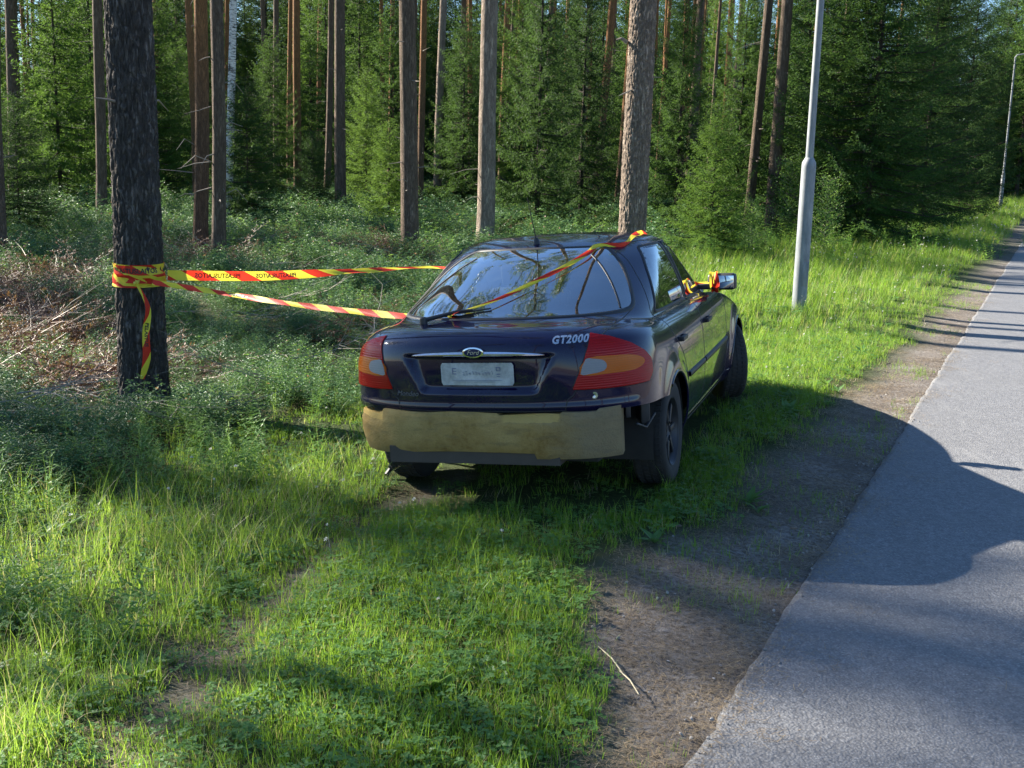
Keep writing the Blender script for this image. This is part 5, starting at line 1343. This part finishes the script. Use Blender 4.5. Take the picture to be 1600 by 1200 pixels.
# over the roof edge, down the windscreen pillar and round the mirror
for (x_, y_) in ((.42, -.50), (.62, -.515), (.85, -.51), (1.05, -.505), (1.32, -.56), (1.52, -.63), (1.68, -.70)):
    h_ = cast((x_, y_, 3), (0, 0, -1)); pts.append(CM @ (h_[0] + h_[1] * .008)); ups.append(CM.to_3x3() @ Vector((0, -.7, .7)))
pts.append(cw(1.69, -.82, 1.0)); ups.append(CM.to_3x3() @ Vector((0, -.4, .9)))
tgs = [(pts[min(i + 1, len(pts) - 1)] - pts[max(i - 1, 0)]).normalized() for i in range(len(pts))]
ups = [tuple(n_.cross(t_) + .8 * n_ * (1 if k % 3 else .2)) for k, (n_, t_) in enumerate(zip(ups, tgs))]
TAPE3 = ribbon("barrier_tape", pts, ups, [.018, .018, .022, .027, .027, .029, .034, .036, .034, .03, .03, .03, .03, .03, .03], .12)
tag(TAPE3, "barrier tape pulled diagonally over the rear window and roof edge to the door mirror", "barrier tape")
# wraps round the mirror
k_ = 30; pts = []; ups = []
for i in range(k_ * 2 + 1):
    q = 2 * math.pi * i / k_; y_ = -.825 - .03 * i / (k_ * 2) * 2; pts.append(cw(1.715 + .062 * math.cos(q), y_, 1.003 + .072 * math.sin(q))); ups.append(CM.to_3x3() @ Vector((.1 * math.sin(i), -1, .1)))
o = ribbon("barrier_tape", pts, [tuple(u) for u in ups], .026, .05, n=len(pts) * 2); tag(o, "red and yellow tape wound several times round the right door mirror", "barrier tape")
# wraps round the trunk
def trunk_c(z_): return Vector((-2.9 - .004 * z_, 8.9, z_ + gz(-2.9, 8.9)))
def zc(py): return ray(222, py, 8.72).z - gz(-2.9, 8.9)
def wrap(name, z0, z1, turns, w_, r_, a0_, u0, texts, slope=0, par=None, crumple=0):
    pts = []; ups = []; n_ = int(48 * turns)
    for i in range(n_ + 1):
        f = i / n_; q = a0_ + 2 * math.pi * turns * f; rr = r_ + .003 * f + crumple * noise.noise(Vector((math.cos(q) * 3, math.sin(q) * 3, f * 3)))
        c_ = trunk_c(z0 + (z1 - z0) * f + slope * math.sin(q)); pts.append(c_ + Vector((math.cos(q) * rr, math.sin(q) * rr, 0))); ups.append((crumple * 12 * math.sin(q * 5) * math.cos(q), crumple * 12 * math.sin(q * 5) * math.sin(q), 1))
    return ribbon(name, pts, ups, w_, u0, texts, par, n=n_)
r_t = .185 * (1 - .55 * 1.0 / 18) + .007
WR = wrap("barrier_tape", zc(421), zc(424), 1.9, .080, r_t, math.radians(-150), .37, [("PELASTUSLAITOS", 1.39, .050, 0, False, 1)], .008)
tag(WR, "barrier tape wound round the thick pine with black lettering and a knot", "barrier tape")
wrap("lower_turn", zc(433), zc(440), 1.6, .06, r_t + .007, math.radians(-190), .05, [], .012, WR, .006); wrap("rolled_turn", zc(446), zc(444), 1.0, .032, r_t + .011, math.radians(-175), .14, [], .006, WR, .007)
mb = MB(); kn = trunk_c(zc(441)) + Vector((.04, -r_t - .015, 0)); rk = random.Random(4)
mb.tube([kn + Vector((rk.uniform(-.022, .022), rk.uniform(-.012, .012), rk.uniform(-.018, .018))) for _ in range(14)], .009, 6); mb.build("knot", flat("tape_yellow", (.75, .62, .10), .4), WR)
d0 = 8.9 - r_t - .03
ribbon("hanging_end", [kn, P3(231, 480, d0 - .01), P3(228, 520, d0 - .02), P3(229, 560, d0 - .02), P3(222, 592, d0 - .02)], [(.6, .6, 0), (1, .3, 0), (1, -.3, 0), (1, .2, 0), (1, .1, .2)], [.02, .035, .066, .060, .03], .17, [("PELASTUS", .42, .042, .0, False, 1)], WR)

# ------------------------------------------------------------------ lamp posts
t = NT("galvanised_steel"); c = t.coord(); v = t.voro(c, 38, out=1); n = t.noise(t.mapping(c, (6, 6, 1.2)), 2, 6, .7)
col = t.mix(t.ramp(v, [(0, .0), (1, .35)]), t.ramp(n, [(.3, (.11, .125, .14)), (.5, (.19, .205, .22)), (.7, (.33, .34, .345))]), (.26, .28, .30)); t.set(color=col, rough=.6, metal=.2); GALV = t.m
def lamp(px, py, Y, label, off=0):
    p = gpt(px, py, 0.0); p.z = gz(p.x, p.y); o = empty("lamp_post", (p.x, p.y, p.z - .02))
    mb = MB(); mb.lathe([(-.3, .098), (1.98, .094), (2.03, .090), (2.09, .058), (2.10, 0.045)], 'Z', n=28); mb.build("lower_pole", GALV, o)
    mb = MB(); mb.lathe([(2.0, .052), (7.9, .040)], 'Z', n=24); A_ = []
    for i in range(8): q = i / 7 * math.pi / 2; A_.append((EN[0] * .15 * (1 - math.cos(q)), EN[1] * .15 * (1 - math.cos(q)), 7.9 + .15 * math.sin(q)))
    A_ += [(EN[0] * .5, EN[1] * .5, 8.09)]; mb.tube(A_, .038, 12); mb.build("upper_pole", GALV, o)
    M_ = Matrix.Rotation(math.atan2(EN[1], EN[0]), 3, 'Z') @ Matrix.Rotation(-.08, 3, 'Y')
    mb = MB(); mb.box((EN[0] * .85, EN[1] * .85, 8.14), (.75, .26, .13), M_); h_ = mb.build("lamp_head", flat("lamp_housing", (.45, .47, .49), .5, .3), o, bevel=.045)
    mb = MB(); mb.box((EN[0] * .90, EN[1] * .90, 8.07), (.50, .20, .05), M_); mb.build("lamp_glass", flat("frosted_cover", (.7, .7, .66), .3), h_, bevel=.02)
    mb = MB(); mb.box((0.03, -.094, .55), (.085, .012, .32)); mb.build("service_hatch", GALV, o, bevel=.004)
    return tag(o, label, "lamp post", "lamp posts along the road")
lamp(1248, 482, None, "tall galvanised lamp post standing in the grass between the car and the road")
lamp(1562, 330, None, "distant galvanised lamp post with its lamp head, at the picture's right edge")

# ------------------------------------------------------------------ small things on the ground
p = gpt(604, 742, -.05); mb = MB(); mb.tube([(0, 0, 0), (.05, .05, .07), (.12, .12, .10)], [.016, .014, .01], 6); mb.box((.07, .05, .02), (.14, .10, .012), Matrix.Rotation(.5, 3, 'Y'))
o = mb.build("plastic_fragment", PLAST); o.location = p; tag(o, "broken piece of black plastic lying under the car's left rear corner", "debris")
p = gpt(20, 660, -.13); mb = MB(); mb.tube([(-.25, .05, .06), (-.05, 0, .07), (.03, 0, .075)], [.022, .024, .024], 10); o = mb.build("cut_stick", flat("pale_stick", (.42, .36, .25), .85)); o.location = p; tag(o, "short cut pale stick in the bilberry bushes at the left edge", "stick")
for (x0_, y0_, x1_, y1_, lb) in ((935, 1010, 975, 1055, "thin pale straw lying on the dirt shoulder"), (968, 1048, 998, 1085, "short thick pale straw on the dirt shoulder near the asphalt")):
    a, b = gpt(x0_, y0_, .045), gpt(x1_, y1_, .045); o = MB().tube([a, (a + b) / 2 + Vector((.004, 0, .008)), b], [.002, .003, .002], 5).build("straw", flat("pale_straw", (.55, .47, .30), .8)); tag(o, lb, "straw")
for (x_, y_, lb) in ((1060, 822, "dark pebble on the dirt shoulder beside the asphalt"), (1240, 825, "brown pebble near the edge of the asphalt"), (755, 1075, "brown dry leaf lying in the lawn")):
    p = gpt(x_, y_, .045); mb = MB(); mb.lathe([(-.008, .004), (-.004, .014), (.004, .016), (.010, .008), (.011, 0)], 'Z', n=9); o = mb.build("pebble" if 'leaf' not in lb else "dry_leaf", flat("pebble_brown", (.16, .12, .09), .9)); o.location = p; o.scale = (1.3, .9, .8 if 'leaf' not in lb else .3); o["label"] = lb; o["category"] = "pebble" if 'leaf' not in lb else "leaf"
